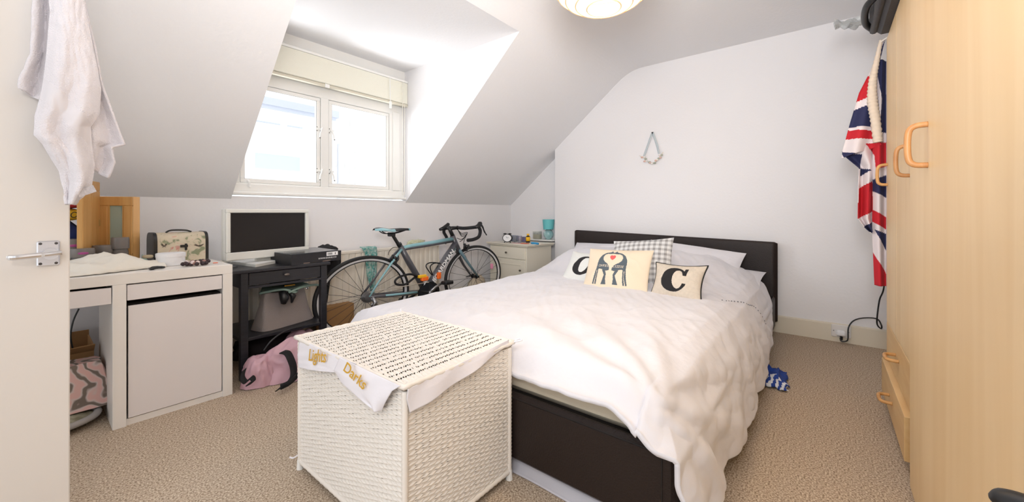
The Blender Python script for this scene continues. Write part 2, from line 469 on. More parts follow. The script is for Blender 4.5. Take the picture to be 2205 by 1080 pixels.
# blind
bl = thing('roller_blind', 'ivory venetian blind raised at top of dormer window with cord', 'blind', (1.76, 3.53, 2.30))
build('head_rail', box((1.0, 3.470, 2.430), (2.545, 3.525, 2.452), .003), m_gloss, bl, world=True)
mb = MB(); m_ivory = mat('ivory_slats', (246, 244, 230), .5)
for i in range(30):
    z = 2.428 - i * .0072
    mb.add([(1.0, 3.478, z - .011), (2.545, 3.478, z - .011), (2.545, 3.481, z), (1.0, 3.481, z)], [(0, 1, 2, 3)])
o = build('slat_stack', mb, m_ivory, bl, world=True, solid=.0012)
o['kind'] = 'stuff'
build('bottom_rail', box((1.0, 3.47, 2.178), (2.545, 3.51, 2.202), .004), mat('dull_ivory_rail', (214, 208, 190), .5), bl, world=True)
build('lower_slats', box((1.0, 3.468, 2.204), (2.545, 3.512, 2.207)).box((1.0, 3.468, 2.2095), (2.545, 3.512, 2.2125)), m_ivory, bl, world=True)
build('cord_tidy', MB().box((1.66, 3.455, 2.168), (1.70, 3.47, 2.20), bev=.004), m_gloss, bl, world=True)
build('ball_chain', MB().tube([(2.32, 3.462, 2.43), (2.325, 3.462, 2.14)], .004, 6).box((2.312, 3.452, 2.12), (2.338, 3.466, 2.19), bev=.003), m_gloss, bl, world=True)
build('cord', MB().tube([(2.475, 3.463, 2.43), (2.478, 3.47, 1.8), (2.476, 3.47, 1.245)], .0035, 6).tube([(2.50, 3.463, 2.2), (2.50, 3.47, 1.245)], .003, 6), mat('pale_cord', (235, 232, 220), .7), bl, world=True)

# ------------------------------------------------------------------ view outside
m_render = mat('pale_render', (250, 250, 250), .9)
m_slate = mat('lead_roof', (196, 202, 214), .8)
nb = thing('neighbouring_house', 'pale rendered house with flat grey roof edge seen through window', 'building', (4.4, 9.5, 0))
build('wall', box((2.2, 9.0, -3), (4.55, 13, 3.27)), m_render, nb, world=True)
build('roof_edge', box((2.1, 8.9, 3.27), (4.60, 13, 3.42)).box((2.1, 8.95, 3.20), (4.55, 9.0, 3.27)), m_slate, nb, world=True)
wn = build('window', box((2.9, 8.97, 1.96), (3.75, 9.03, 2.26)), mat('blue_grey_pane', (200, 210, 224), .3), nb, world=True)
build('lintel', box((2.85, 8.95, 2.9), (3.35, 9.0, 2.92)).box((3.5, 8.95, 2.9), (3.8, 9.0, 2.92)), m_slate, nb, world=True)
sh = thing('slated_gable', 'white slated gable wall beyond right of left casement', 'building', (5.2, 9.2, 0))
rnd = random.Random(3)
m_sl = mat('chalky_slate', (242, 241, 238), .85)
build('wall', box((4.66, 9.25, -3), (5.9, 13, 6)), m_render, sh, world=True)
proto = None
for r in range(11):
    for k in range(5):
        x = 4.66 + k * .26 + (r % 2) * .13; z = 1.35 + r * .20
        if proto is None:
            proto = build('slate', box((0, 0, 0), (.252, .02, .206)), m_sl, sh)
            o = proto
        else:
            o = proto.copy(); C.objects.link(o); o.parent = sh
        o.location = (x - 5.2, 9.22 - 9.2 + rnd.uniform(0, .012), z); o.rotation_euler = (-.06, rnd.uniform(-.01, .01), 0)
build('downpipe', MB().tube([(4.70, 9.12, -3), (4.70, 9.12, 2.7)], .035, 8), mat('pale_pipe', (214, 216, 224), .5), sh, world=True)

# ------------------------------------------------------------------ door leaf with handle, towel
DRY = 1.90
dr = thing('door_1', 'open white painted door leaf', 'door', (-.4, DRY + .02, 0)); del dr['category']; del dr['label']; dr['kind'] = 'structure'
build('door_leaf', box((-.95, DRY, .008), (.088, DRY + .042, 2.03), .003), m_doorp, dr, world=True)
p0 = at(104, 545, Y=DRY)
hd = MB().box((p0.x - .0235, DRY - .007, p0.z - .039), (p0.x + .0235, DRY, p0.z + .039), bev=.003)
hpo = build('handle_plate', hd, mat('satin_chrome', (222, 222, 226), .22, metal=.9), dr, world=True)
lv = MB().lathe([(.017, 0), (.017, .012), (.011, .016), (.010, .034)], 20, (p0.x + .004, DRY - .038, p0.z), ax='y')
lp = spline([(p0.x + .026, DRY - .040, p0.z + .003), (p0.x + .004, DRY - .042, p0.z), (p0.x - .03, DRY - .047, p0.z - .002), (p0.x - .062, DRY - .052, p0.z - .004), (p0.x - .074, DRY - .044, p0.z - .0035)], 5)
lv.tube(lp, [.0075] * 8 + [.0085] * (len(lp) - 8), 10)
build('lever', lv, m_chrome, hpo, world=True)
sc = MB()
for dx in (-.016, .016):
    for dz in (-.031, .031): sc.ball((p0.x + dx, DRY - .007, p0.z + dz), .004, 8, sc=(1, .5, 1))
build('screw', sc, mat('dark_screw', (70, 66, 64), .5), hpo, world=True)
structure(dr)
hk = tag(build('door_hook', MB().tube([(-.02, DRY - .001, 1.86), (-.02, DRY - .05, 1.85), (-.02, DRY - .06, 1.89)], .008, 8), m_chrome, loc=(-.02, DRY, 1.86), world=True), 'chrome hook near the door top under the towel', 'hook')

def pxsheet(L, R, Y, nu, nv, depth, mf=None, X=None, edge=0.0, seed=0.0):
    """cloth whose left/right hem runs through the given points of the plane; depth(u, v) lifts it off the plane"""
    def fn(u, v):
        lx, ly = interp(L, v); rx, ry = interp(R, v)
        wob = edge * nz(u * 9 + seed, v * 14, 3.1)
        px = lerp(lx, rx, u); py = lerp(ly, ry, u)
        p = at(px + wob, py + wob, X=X, Y=Y)
        d = depth(u, v)
        if X is not None: p.x += d
        else: p.y += d
        return p
    return MB().grid(nu, nv, fn, mf)
tw = thing('bath_towel', 'white terry bath towel hanging from the hook on the door', 'towel', (.02, DRY - .07, 1.86))
TD = DRY - .055
# back left flap
build('left_fold', pxsheet([(0, 74, -40), (.3, 70, 40), (.6, 66, 120), (.85, 42, 172), (1, 40, 192)], [(0, 130, -40), (.3, 122, 60), (.6, 112, 130), (.85, 108, 190), (1, 100, 222)], TD + .02, 40, 90,
      lambda u, v: -.016 * math.sin(u * 7 + 1) + .003 * nz(u * 8, v * 12), edge=1.5), m_towel, tw, world=True, smooth=True, solid=.007)
# far right fold
build('right_fold', pxsheet([(0, 140, -40), (.4, 160, 120), (.8, 190, 300), (1, 180, 352)], [(0, 172, -40), (.22, 200, 80), (.45, 222, 190), (.8, 268, 312), (.84, 240, 318), (.92, 247, 352), (1, 232, 384)], TD + .03, 40, 110,
      lambda u, v: -.018 * math.sin(u * 6 + v) + .003 * nz(u * 8, v * 12, 4), edge=1.5), m_towel, tw, world=True, smooth=True, solid=.007)
def bandf(u, v):
    lx, ly = interp(FL, v); rx, ry = interp(FR, v); px = lerp(lx, rx, u); py = lerp(ly, ry, u)
    d = (py - 172) - (px - 105) * 1.02
    e = (py - 212) - (px - 92) * 1.02
    return 1 if (d > 4 and e < 2) else 0
FL = [(0, 108, -40), (.25, 108, 60), (.42, 98, 160), (.5, 88, 212), (.58, 77, 250), (.66, 76, 292), (.74, 92, 308), (.86, 130, 368), (1.0, 142, 440)]
FR = [(0, 170, -40), (.15, 182, 20), (.3, 198, 100), (.45, 216, 190), (.55, 212, 245), (.63, 194, 272), (.72, 200, 320), (.8, 206, 352), (.9, 198, 398), (1.0, 160, 440)]
build('front_fold', pxsheet(FL, FR, TD - .012, 90, 170,
      lambda u, v: -.030 * math.sin(PI * u) + .010 * math.sin(u * 11 + v * 5) * smooth01(.1, .6, v) + .010 * math.sin(v * 16 - u * 5) * smooth01(.35, .7, v) + .004 * nz(u * 10, v * 18, 9), mf=bandf, edge=1.5), [m_towel, m_band], tw, world=True, smooth=True, solid=.008)
build('care_label', pxsheet([(0, 162, 412), (1, 172, 424)], [(0, 200, 398), (1, 208, 412)], TD - .055, 6, 4, lambda u, v: .004 * math.sin(u * 4)), mat('printed_label', (196, 190, 192), .6, var=.2, vscale=300), tw, world=True, solid=.001)

# ------------------------------------------------------------------ white desk
dk = thing('white_desk', 'white desk with drawers and a cupboard along the window wall', 'desk', (.3, 2.95, 0))
DF = 2.702
build('desk_top', box((-.95, DF, .705), (.755, 3.27, .757), .002).box((-.95, DF + .002, .715), (.752, 3.26, .716)), m_white, dk, world=True)
for xa, xb in ((.262, .311), (.708, .755)):
    build('side_panel', box((xa, DF, 0), (xb, 3.26, .705), .0015), m_white, dk, world=True)
build('side_panel', box((-.95, DF, 0), (-.90, 3.26, .705)), m_white, dk, world=True)
build('back_panel', box((.311, 3.22, .02), (.708, 3.235, .705)), m_whited, dk, world=True)
build('bottom_panel', box((.311, DF + .012, 0), (.708, 3.22, .032)), m_white, dk, world=True)
build('inner_shelf', box((.311, DF + .05, .585), (.708, 3.2, .60)), m_dark, dk, world=True)
build('drawer', box((.314, DF + .004, .622), (.705, DF + .022, .699), .0015), m_whited, dk, world=True)
build('drawer', box((-.60, DF + .004, .616), (.259, DF + .022, .694), .0015), m_whited, dk, world=True)
cd = MB().box((.318, DF + .006, .036), (.704, DF + .022, .594), bev=.0015)
build('cupboard_door', cd, m_whited, dk, world=True)
build('drawer_box', box((-.58, DF + .024, .63), (.25, 3.1, .69)), m_dark, dk, world=True)

# things under the desk
m_marble = None
def swirl():
    m = bpy.data.materials.new('marbled_print'); m.use_nodes = True; N = m.node_tree.nodes; L = m.node_tree.links; b = N['Principled BSDF']; b.inputs['Roughness'].default_value = .6
    t = N.new('ShaderNodeTexCoord'); wv = N.new('ShaderNodeTexWave'); wv.inputs['Scale'].default_value = 5; wv.inputs['Distortion'].default_value = 22; wv.inputs['Detail'].default_value = 2.5
    wv.inputs['Detail Scale'].default_value = 1.1; wv.bands_direction = 'DIAGONAL'
    L.new(t.outputs['Object'], wv.inputs['Vector']); r = N.new('ShaderNodeValToRGB'); e = r.color_ramp.elements
    e[0].position = .12; e[0].color = lin((120, 106, 96)) + (1,); e[1].position = .45; e[1].color = lin((214, 196, 190)) + (1,)
    k = e.new(.8); k.color = lin((222, 180, 172)) + (1,)
    L.new(wv.outputs['Fac'], r.inputs['Fac']); L.new(r.outputs['Color'], b.inputs['Base Color']); return m
m_marble = swirl()
cb = thing('cardboard_box', 'open brown cardboard box under the desk behind the patterned bag', 'box', (.12, 3.24, 0))
for a, b in (((-.20, 3.16, 0), (.235, 3.166, .30)), ((-.20, 3.44, 0), (.235, 3.446, .36)), ((-.20, 3.166, 0), (-.194, 3.44, .33)), ((.229, 3.166, 0), (.235, 3.44, .33)), ((-.20, 3.166, 0), (.235, 3.44, .006))):
    build('side', box(a, b), m_card, cb, world=True)
build('flap', MB().add([(-.2, 3.16, .30), (.235, 3.16, .30), (.235, 3.10, .345), (-.2, 3.10, .33)], [(0, 1, 2, 3)]), m_card, cb, world=True, solid=.005)
def bag(name, label, cat, loc, wd, dp, h, m, seed=0, lean=0.0):
    def fn(u, v):
        a = 2 * PI * u; k = 1 - .25 * v ** 2 + .10 * nz(math.cos(a) * 2 + seed, math.sin(a) * 2, v * 3)
        q = 1.0 / max(abs(math.cos(a)), abs(math.sin(a))) ** .7
        return Vector((wd / 2 * math.cos(a) * k * q, dp / 2 * math.sin(a) * k * q + lean * v, h * (v + .04 * nz(u * 9, v * 3, seed))))
    m_ = MB().grid(48, 24, fn); m_.add([fn(i / 48, .985) for i in range(48)], [tuple(range(48))]); m_.add([fn(i / 48, 0) for i in range(48)], [tuple(range(48))])
    return tag(build(name, m_, m, loc=loc, auto=50), label, cat)
b1 = bag('patterned_bag', 'bag with pink and brown swirled print slumped under the desk', 'bag', (.12, 2.98, .07), .34, .18, .22, m_marble, 2, .03)
m_flor = mat('faded_floral', (176, 172, 150), .7, col2=(112, 108, 84), vscale=18)
m_cush = mat('grey_piping', (168, 164, 162), .8)
ov = thing('round_cushion', 'flat oval floral cushion lying under the desk', 'cushion', (.04, 2.915, 0))
build('pad', MB().ball((.04, 2.915, .035), .165, 28, sc=(1.12, .8, .21)), m_flor, ov, world=True, smooth=True)
build('rim', MB().tube([(.04 + .19 * math.cos(i * PI / 16), 2.915 + .14 * math.sin(i * PI / 16), .045) for i in range(32)], .016, 8, closed=True), m_cush, ov, world=True, smooth=True)
tag(build('cable', MB().tube(spline([at(170, 664, Y=3.22), at(158, 690, Y=3.22), at(152, 722, Y=3.22), at(157, 752, Y=3.22)], 6), .004, 6), m_black, loc=(.1, 3.22, .4), world=True), 'thin black cable hanging under the left drawer of the white desk', 'cable')

# ------------------------------------------------------------------ things on the desk
ZD = .757
def lid(name, pts, dz): pass
# three-panel vanity mirror
vm = thing('vanity_mirror', 'folding pine vanity mirror standing at the back of the desk', 'mirror', (.33, 3.2, ZD))
def panel(name, pa, pb, y0, y1, z1, edge, glass=True):
    """upright pine frame between two ground points"""
    a = Vector((pa[0], pa[1], 0)); b = Vector((pb[0], pb[1], 0)); d = (b - a).normalized(); n = Vector((d.y, -d.x, 0)); wdt = (b - a).length
    M = frameM((a.x, a.y, ZD + .01), d, (0, 0, 1))
    h = z1 - ZD - .01; t = wdt * .27 if glass else wdt / 2
    m = MB()
    m.box((0, 0, -.012), (wdt, .052, .012), bev=.003, M=M).box((0, h - .052, -.012), (wdt, h, .012), bev=.003, M=M)
    m.box((0, .052, -.012), (t, h - .052, .012), bev=.003, M=M).box((wdt - t, .052, -.012), (wdt, h - .052, .012), bev=.003, M=M)
    o = build(name, m, m_pine, vm, world=True)
    if glass:
        build('painted_mirror_glass', MB().box((t, .05, -.003), (wdt - t, h - .05, .003), M=M), mat('mirror', (168, 192, 188), .2, metal=.25), o, world=True)  # pale reflection painted into the glass colour
        build('inner_moulding', MB().box((t, .05, -.002), (t + .008, h - .05, .010), M=M).box((wdt - t - .004, .05, -.002), (wdt - t, h - .05, .010), M=M), m_pine, o, world=True)
    return o
e1 = at(214, 500, Y=3.20); e2 = at(287, 500, Y=3.12)
panel('side_panel', (e1.x, e1.y), (e2.x, e2.y), 0, 0, at(250, 423, Y=3.16).z, True)
e3 = at(300, 500, Y=3.16)
build('edge_panel', MB().poly([(e2.x, e2.y, ZD + .01), (e3.x, e3.y, ZD + .01), (e3.x, e3.y, at(300, 424, Y=3.16).z), (e2.x, e2.y, at(287, 423, Y=3.12).z)], (.004, .012, 0)), m_pinel, vm, world=True)
f1 = at(172, 500, Y=2.98); f2 = at(209, 500, Y=3.19)
panel('centre_panel', (f1.x, f1.y), (f2.x, f2.y), 0, 0, at(209, 392, Y=3.19).z, True, glass=False)
build('hinge', box((e1.x - .006, 3.172, .985), (e1.x + .001, 3.192, 1.02)).box((e1.x - .006, 3.172, .80), (e1.x + .001, 3.192, .83)), mat('brass_hinge', (150, 120, 70), .4, .7), vm, world=True)
# added solid stack imitating clothes reflected in the mirror
fold = [('shirt_reflection', 'dark blue block imitating mirrored clothes at bottom of stack beside the mirror', (38, 52, 110), .757, 1.015),
        ('shirt_reflection', 'yellow block with black lettering imitating a mirrored shirt beside the mirror', (232, 184, 40), 1.015, 1.080),
        ('shirt_reflection', 'red block imitating mirrored clothes on top of the stack beside the mirror', (186, 50, 62), 1.080, 1.14)]
for i, (n, lb, col, z0, z1) in enumerate(fold):
    def fn(u, v, z0=z0, z1=z1, i=i):
        a = 2 * PI * u; ca, sa = math.cos(a), math.sin(a)
        q = lambda t: math.copysign(abs(t) ** .35, t)
        lay = .006 * math.sin(v * 3 * PI * (2 if i == 0 else 1))
        edge = math.sin(PI * max(.02, min(.98, v))) ** .3
        return Vector((.105 + (.10 + lay) * q(ca) * edge + .004 * nz(u * 6, v * 3, i), 3.20 + (.10 + lay) * q(sa) * edge, lerp(z0, z1, v) + .004 * nz(u * 5, v, i + 3)))
    m_ = MB().grid(48, 18, fn); m_.add([fn(k / 48, 1) for k in range(48)], [tuple(range(48))]); m_.add([fn(k / 48, 0) for k in range(48)], [tuple(range(48))])
    mm = mat('cotton_%d' % i, col, .9, bump=.3, bscale=30, col2=(tuple(int(c * .75) for c in col)), vscale=12)
    o = tag(build(n, m_, mm, loc=(.105, 3.20, z0), world=True, smooth=True), lb, 'shirt', None)
    if i == 1:
        P = at(158, 461, Y=3.095)
        textmesh('lettering', 'CODE', .045, frameM((P.x + .01, 3.088, 1.046), (1, 0, .04), (0, 0, 1)), m_black, o, shear=.2, sx=.8)
def jar(label, px, Y, r, h, zb=ZD, stack=1, mark=True):
    p = at(px, 520, Y=Y)
    t = thing('lidded_jar', label, 'jar', (p.x, Y, zb))
    build('body', MB().lathe([(r * .72, 0), (r * .88, h * .10), (r * .9, h * .5), (r * .80, h * .62)], 28, sx=1.25), m_jar, t, auto=50)
    l = build('screw_lid', MB().lathe([(r * .97, h * .62), (r, h * .64), (r, h * .92), (r * .93, h), (0, h * 1.01)], 28, sx=1.25), mat('grey_lid', (118, 112, 109), .35), t, auto=50)
    if mark: build('label', MB().ball((0, 0, 0), r * .42, 16, sc=(1.3, .35, .55)), m_purple, t).location = (0, -r * .90, h * .80)
    return t
jar('grey lidded jar with purple label nearest the door on the desk', 178, 2.99, .036, .118)
jar('grey lidded jar behind the purple labelled jar, taller', 160, 3.05, .038, .165)
jar('low grey lidded jar in front of the pine mirror', 224, 3.07, .038, .125, mark=False)
jar('grey lidded jar imitating a reflected jar right of the low jar', 259, 3.05, .030, .165, mark=False)  # added solid jar imitating a reflection in the mirror
# white cloth
def clothfn(u, v):
    L_ = lerp(-.06, .485, u)
    y = lerp(2.74 + .10 * smooth01(.35, 1, u), 3.02 + .02 * math.sin(u * 5), v)
    env = math.sin(PI * v) ** .6 * (math.sin(PI * min(.98, u * .86 + .10)) ** .5)
    z = ZD + .004 + env * (.050 + .022 * math.sin(u * 9 + 1.3 + v * 2) + .020 * ridge(u * 3.2 + v * 1.2, v * 2.2, .3) + .010 * ridge(u * 8 - v * 3, v * 3 + u * 2, 4.3)) + .003 * nz(u * 20, v * 9)
    return Vector((L_, y, max(ZD + .002, z)))
tag(build('white_scarf', MB().grid(110, 60, clothfn), mat('ivory_silk', (240, 236, 226), .55, sheen=.2), smooth=True, solid=.003), 'crumpled ivory cloth spread on the desk in front of the jars', 'cloth')
tag(build('hair_clip', MB().tube(spline([(.405, 2.765, .762), (.43, 2.772, .768), (.47, 2.80, .763)], 5), [.010, .008, .009, .010, .009, .008, .008, .007, .007, .006, .005], 8), m_black), 'flat black hair clip beside the ivory cloth', 'hair clip')
p = at(366, 560, Y=2.95)
rt = thing('round_box', 'round white lidded box on the desk in front of the trunk', 'box', (p.x, 2.93, ZD))
build('body', MB().lathe([(.052, 0), (.056, .003), (.056, .050)], 36, sx=1.15), m_pap, rt, auto=40)
build('band', MB().lathe([(.058, .050), (.058, .070), (.052, .073), (0, .073)], 36, sx=1.15), m_pap, rt, auto=40)
# beads / scrunchie
bd = thing('bead_bracelet', 'brown and white patterned beads heaped near the desk corner', 'beads', (.61, 2.80, ZD))
rb = random.Random(5); proto = None
m_bd = [mat('dark_bead', (52, 34, 38), .3), mat('tortoise_bead', (150, 112, 104), .3), mat('pearl_bead', (222, 206, 204), .25)]
for i in range(26):
    a = i / 26 * 2 * PI * 1.9; r = .5 + .5 * rb.random()
    x = .067 * math.cos(a) * r; y = .038 * math.sin(a) * r + x * .1
    build('bead', MB().ball((x, y, .011 + .012 * rb.random()), .0115, 10, sc=(1, 1, .95)), m_bd[0 if i % 5 < 3 else (1 if i % 5 == 3 else 2)], bd, smooth=True)
tag(build('orange_tag', MB().tube([(.69, 2.815, ZD + .006), (.715, 2.83, ZD + .004)], .003, 6), mat('coral', (240, 130, 100), .6)), 'small orange tag at the end of the beads', 'tag')
# vintage trunk case
p1 = at(332, 520, Y=3.07); p2 = at(448, 520, Y=3.08)
ang = math.atan2(p2.y - p1.y, p2.x - p1.x); wd = (p2 - p1).xy.length
tr = thing('vanity_case', 'small vintage case with butterfly and bird print and black metal corners', 'case', (p1.x, p1.y, ZD), (0, 0, ang))
hgt = at(390, 500, Y=3.10).z - ZD; dp_ = .17
def archf(x0, x1, grow=0.0):
    pr = []
    for k in range(17):
        a = PI * k / 16; pr.append((dp_ / 2 - (dp_ / 2 + grow) * math.copysign(abs(math.cos(a)) ** .5, math.cos(a)), hgt * .55 + (hgt * .45 + grow) * math.sin(a) ** .6))
    pr = [(-grow, 0)] + pr + [(dp_ + grow, 0)]
    m_ = MB(); m_.poly([(x0, y, z) for y, z in pr], (x1 - x0, 0, 0)); return m_
def printm():
    m = bpy.data.materials.new('butterfly_print'); m.use_nodes = True; N = m.node_tree.nodes; L = m.node_tree.links; b = N['Principled BSDF']; b.inputs['Roughness'].default_value = .55
    t = N.new('ShaderNodeTexCoord'); n = N.new('ShaderNodeTexNoise'); n.inputs['Scale'].default_value = 22; n.inputs['Detail'].default_value = 3; n.inputs['Distortion'].default_value = 1.0
    L.new(t.outputs['Object'], n.inputs['Vector']); r = N.new('ShaderNodeValToRGB'); e = r.color_ramp.elements
    e[0].position = .30; e[0].color = lin((206, 140, 128)) + (1,); e[1].position = .40; e[1].color = lin((214, 202, 180)) + (1,)
    k = e.new(.58); k.color = lin((208, 196, 172)) + (1,); k = e.new(.66); k.color = lin((140, 146, 116)) + (1,)
    L.new(n.outputs['Fac'], r.inputs['Fac']); L.new(r.outputs['Color'], b.inputs['Base Color']); return m
m_print = printm()
build('body', archf(0, wd), m_print, tr, auto=35)
build('corner_trim', archf(-.002, wd * .055, .003), m_black, tr, auto=35); build('corner_trim', archf(wd * .95, wd + .002, .003), m_black, tr, auto=35)
build('handle', MB().tube(spline([(wd * .24, dp_ * .3, hgt), (wd * .34, dp_ * .3, hgt + .014), (wd * .60, dp_ * .3, hgt + .012), (wd * .72, dp_ * .3, hgt + .001)], 5), .005, 8), m_black, tr)
build('clasp', MB().box((wd * .46, -.008, hgt * .50), (wd * .60, -.001, hgt * .58)).box((wd * .545, -.010, hgt * .40), (wd * .585, -.001, hgt * .62)), m_black, tr)
bf = MB()
def shape(pts, cx_, cz_, s): bf.poly([(cx_ + x * s, -.0015, cz_ + z * s) for x, z in pts], (0, -.0012, 0))
wing = [(0, 0), (-.5, .9), (-1, .8), (-.9, .2), (-.3, -.1), (-.7, -.7), (-.1, -.4), (0, -.2), (.1, -.4), (.7, -.7), (.3, -.1), (.9, .2), (1, .8), (.5, .9)]
shape(wing, wd * .17, hgt * .58, .013)
build('printed_butterfly', bf, mat('print_brown', (84, 72, 62), .6), tr); bf = MB()
shape([(-1, .3), (-.5, .5), (0, .15), (.6, .25), (1.4, .5), (1.1, .1), (.4, -.25), (-.3, -.1)], wd * .80, hgt * .52, .022)
build('printed_bird', bf, mat('print_brown_bird', (84, 72, 62), .6), tr)
tag(build('hair_scrunchie', MB().tube([at(318, 552, Y=3.05) + Vector((.016 * math.cos(k * PI / 8), .016 * math.sin(k * PI / 8), 0)) for k in range(16)], .009, 8, closed=True), mat('beige_fabric', (196, 180, 150), .9), loc=at(318, 552, Y=3.05), world=True, smooth=True), 'small beige scrunchie between mirror and trunk', 'scrunchie')
q = at(306, 545, Y=3.10)
tag(build('mint_card', MB().poly([(q.x - .01, 3.10, ZD), (q.x + .04, 3.10, ZD), (q.x + .002, 3.10, ZD + .06)], (0, .01, 0)), mat('mint', (190, 222, 208), .6), loc=(q.x, 3.1, ZD), world=True), 'mint green triangular packet leaning by the pine mirror', 'packet')

# ------------------------------------------------------------------ black console table
ct = thing('console_table', 'black stained side table with one drawer and a lower shelf', 'table', (1.1, 3.05, 0))
TF, TB, TZ = 2.845, 3.33, .70
build('table_top', box((.775, TF - .02, TZ - .022), (1.395, TB + .01, TZ), .004), m_blackwood, ct, world=True)
for x in (.838, 1.336):
    for y in (TF, TB - .045): build('leg', box((x, y, 0), (x + .042, y + .042, TZ - .022), .003), m_blackwood, ct, world=True)
build('apron', box((.85, TB - .03, TZ - .12), (1.36, TB - .015, TZ - .022)), m_blackwood, ct, world=True)
for x in (.845, 1.350): build('side_rail', box((x, TF + .04, TZ - .12), (x + .018, TB - .04, TZ - .022)), m_blackwood, ct, world=True)
drw = build('drawer', box((.884, TF + .004, TZ - .105), (1.332, TF + .024, TZ - .026), .002), m_blackwood, ct, world=True)
build('rail', box((.88, TF + .003, TZ - .125), (1.336, TF + .024, TZ - .110)), m_blackwood, ct, world=True)
kp = at(616, 590, Y=TF)
build('knob', MB().ball((kp.x, TF - .014, kp.z), .013, 14, sc=(1.4, .8, .8)).tube([(kp.x, TF - .01, kp.z), (kp.x, TF + .004, kp.z)], .006, 8), mat('pewter', (120, 112, 106), .35, .8), drw, world=True)
build('shelf', box((.84, TF + .01, .245), (1.376, TB - .01, .265), .002), m_blackwood, ct, world=True)

# monitor
mA = Vector((.80, 3.03, 0)); mB = Vector((1.375, 3.17, 0)); md = (mB - mA).normalized()
MM = frameM((mA.x, mA.y, .745), md, (0, 0, 1)); mw = (mB - mA).length
mo = thing('computer_monitor', 'white framed flat computer monitor on the black table', 'monitor', (1.09, 3.1, TZ))
mh0, mh1 = 0.338, 0.338
bz = MB(); b_ = .026
bz.box((0, 0, 0), (mw, .052, .028), bev=.004, M=MM).box((0, mh0 - b_, 0), (mw, mh0, .028), bev=.004, M=MM)
bz.box((0, .052, 0), (b_, mh0 - b_, .028), bev=.004, M=MM).box((mw - b_, .052, 0), (mw, mh0 - b_, .028), bev=.004, M=MM)
bz.box((0, 0, -.035), (mw, mh0, .002), bev=.006, M=MM)
build('housing', bz, m_frame_plast, mo, world=True)
build('screen', MB().box((b_, .052, .002), (mw - b_, mh0 - b_, .012), M=MM), m_screen, mo, world=True)
build('stand', MB().box((mw * .38, -.035, -.05), (mw * .62, .06, -.03), M=MM).box((mw * .3, -.044, -.09), (mw * .7, -.036, -.01), bev=.003, M=MM), m_frame_plast, mo, world=True)
build('badge', MB().box((mw * .60, .018, .028), (mw * .70, .024, .0285), M=MM), mat('grey_print', (150, 150, 150), .5), mo, world=True)
# white slim slab in front (keyboard / laptop)
kb = thing('white_keyboard', 'slim white wedge keyboard in front of the monitor', 'keyboard', (.95, 2.93, TZ))
pts = [at(495, 563, Z=TZ + .016), at(550, 570, Z=TZ + .016), at(593, 562, Z=TZ + .016), at(596, 553, Z=TZ + .016), at(520, 558, Z=TZ + .016)]
build('case', MB().poly([Vector((p.x, p.y, TZ + .001)) for p in pts], (0, 0, .014)), m_frame_plast, kb, world=True)
build('key_block', MB().poly([Vector((p.x * .94 + .06 * 1.02, p.y * .94 + .06 * 2.93, TZ + .0155)) for p in pts], (0, 0, .004)), mat('white_keys', (240, 240, 238), .4), kb, world=True)
tag(build('cable', MB().tube(spline([(.79, 2.93, TZ + .005), (.82, 2.96, TZ + .006), (.85, 2.99, TZ + .006), (.87, 3.02, TZ + .005)], 5), .0035, 6), m_black), 'thin black lead lying beside the white keyboard', 'cable')

# black box
g0 = Vector((1.125, 2.82, TZ)); g1 = Vector((1.506, 2.886, TZ)); bdr = (g1 - g0).normalized()
back = Vector((-.02, .385, 0))
bx = thing('black_shoe_box', 'flat black cardboard box with white barcode label on the table corner', 'box', tuple(g0 + (g1 - g0) / 2 + back / 2))
H_ = .075
build('box_body', MB().poly([g0, g1, g1 + back, g0 + back], (0, 0, H_ - .004)), mat('matt_black_card', (30, 29, 34), .45), bx, world=True)
build('lid', MB().poly([g0 + Vector((0, 0, H_ - .003)), g1 + Vector((-.03, 0, H_ - .003)), g1 + back + Vector((0, 0, H_ - .003)), g0 + back + Vector((0, 0, H_ - .003))], (0, 0, .004)), mat('glossy_dark_lid', (58, 64, 72), .18), bx, world=True)
Mf = frameM(g0, bdr, (0, 0, 1)); L_ = (g1 - g0).length
lbx = build('barcode_label', MB().box((L_ * .68, .040, 0), (L_ * .925, .068, .0008), M=Mf), m_pap, bx, world=True)
bars = MB(); rb = random.Random(2); xx = L_ * .70
while xx < L_ * .80:
    wv = rb.choice((.0012, .002, .003)); bars.box((xx, .046, .0008), (xx + wv, .062, .0012), M=Mf); xx += wv + .0018
bars.box((L_ * .86, .046, .0008), (L_ * .875, .062, .0012), M=Mf)
build('barcode', bars, m_black, lbx, world=True)
nf = bdr.cross(Vector((0, 0, 1)))
textmesh('lettering', 'WWW.EVANS.CO', .016, frameM(g0 + bdr * L_ * .70 + Vector((0, 0, .026)) + nf * .001, bdr, (0, 0, 1)), m_pap, bx, extr=.0003, sx=1.15)
build('slot', MB().box((L_ * .22, .004, 0), (L_ * .34, .008, .0008), M=Mf).box((L_ * .60, .004, 0), (L_ * .76, .008, .0008), M=Mf), mat('tan_slot', (150, 130, 116), .6), bx, world=True)
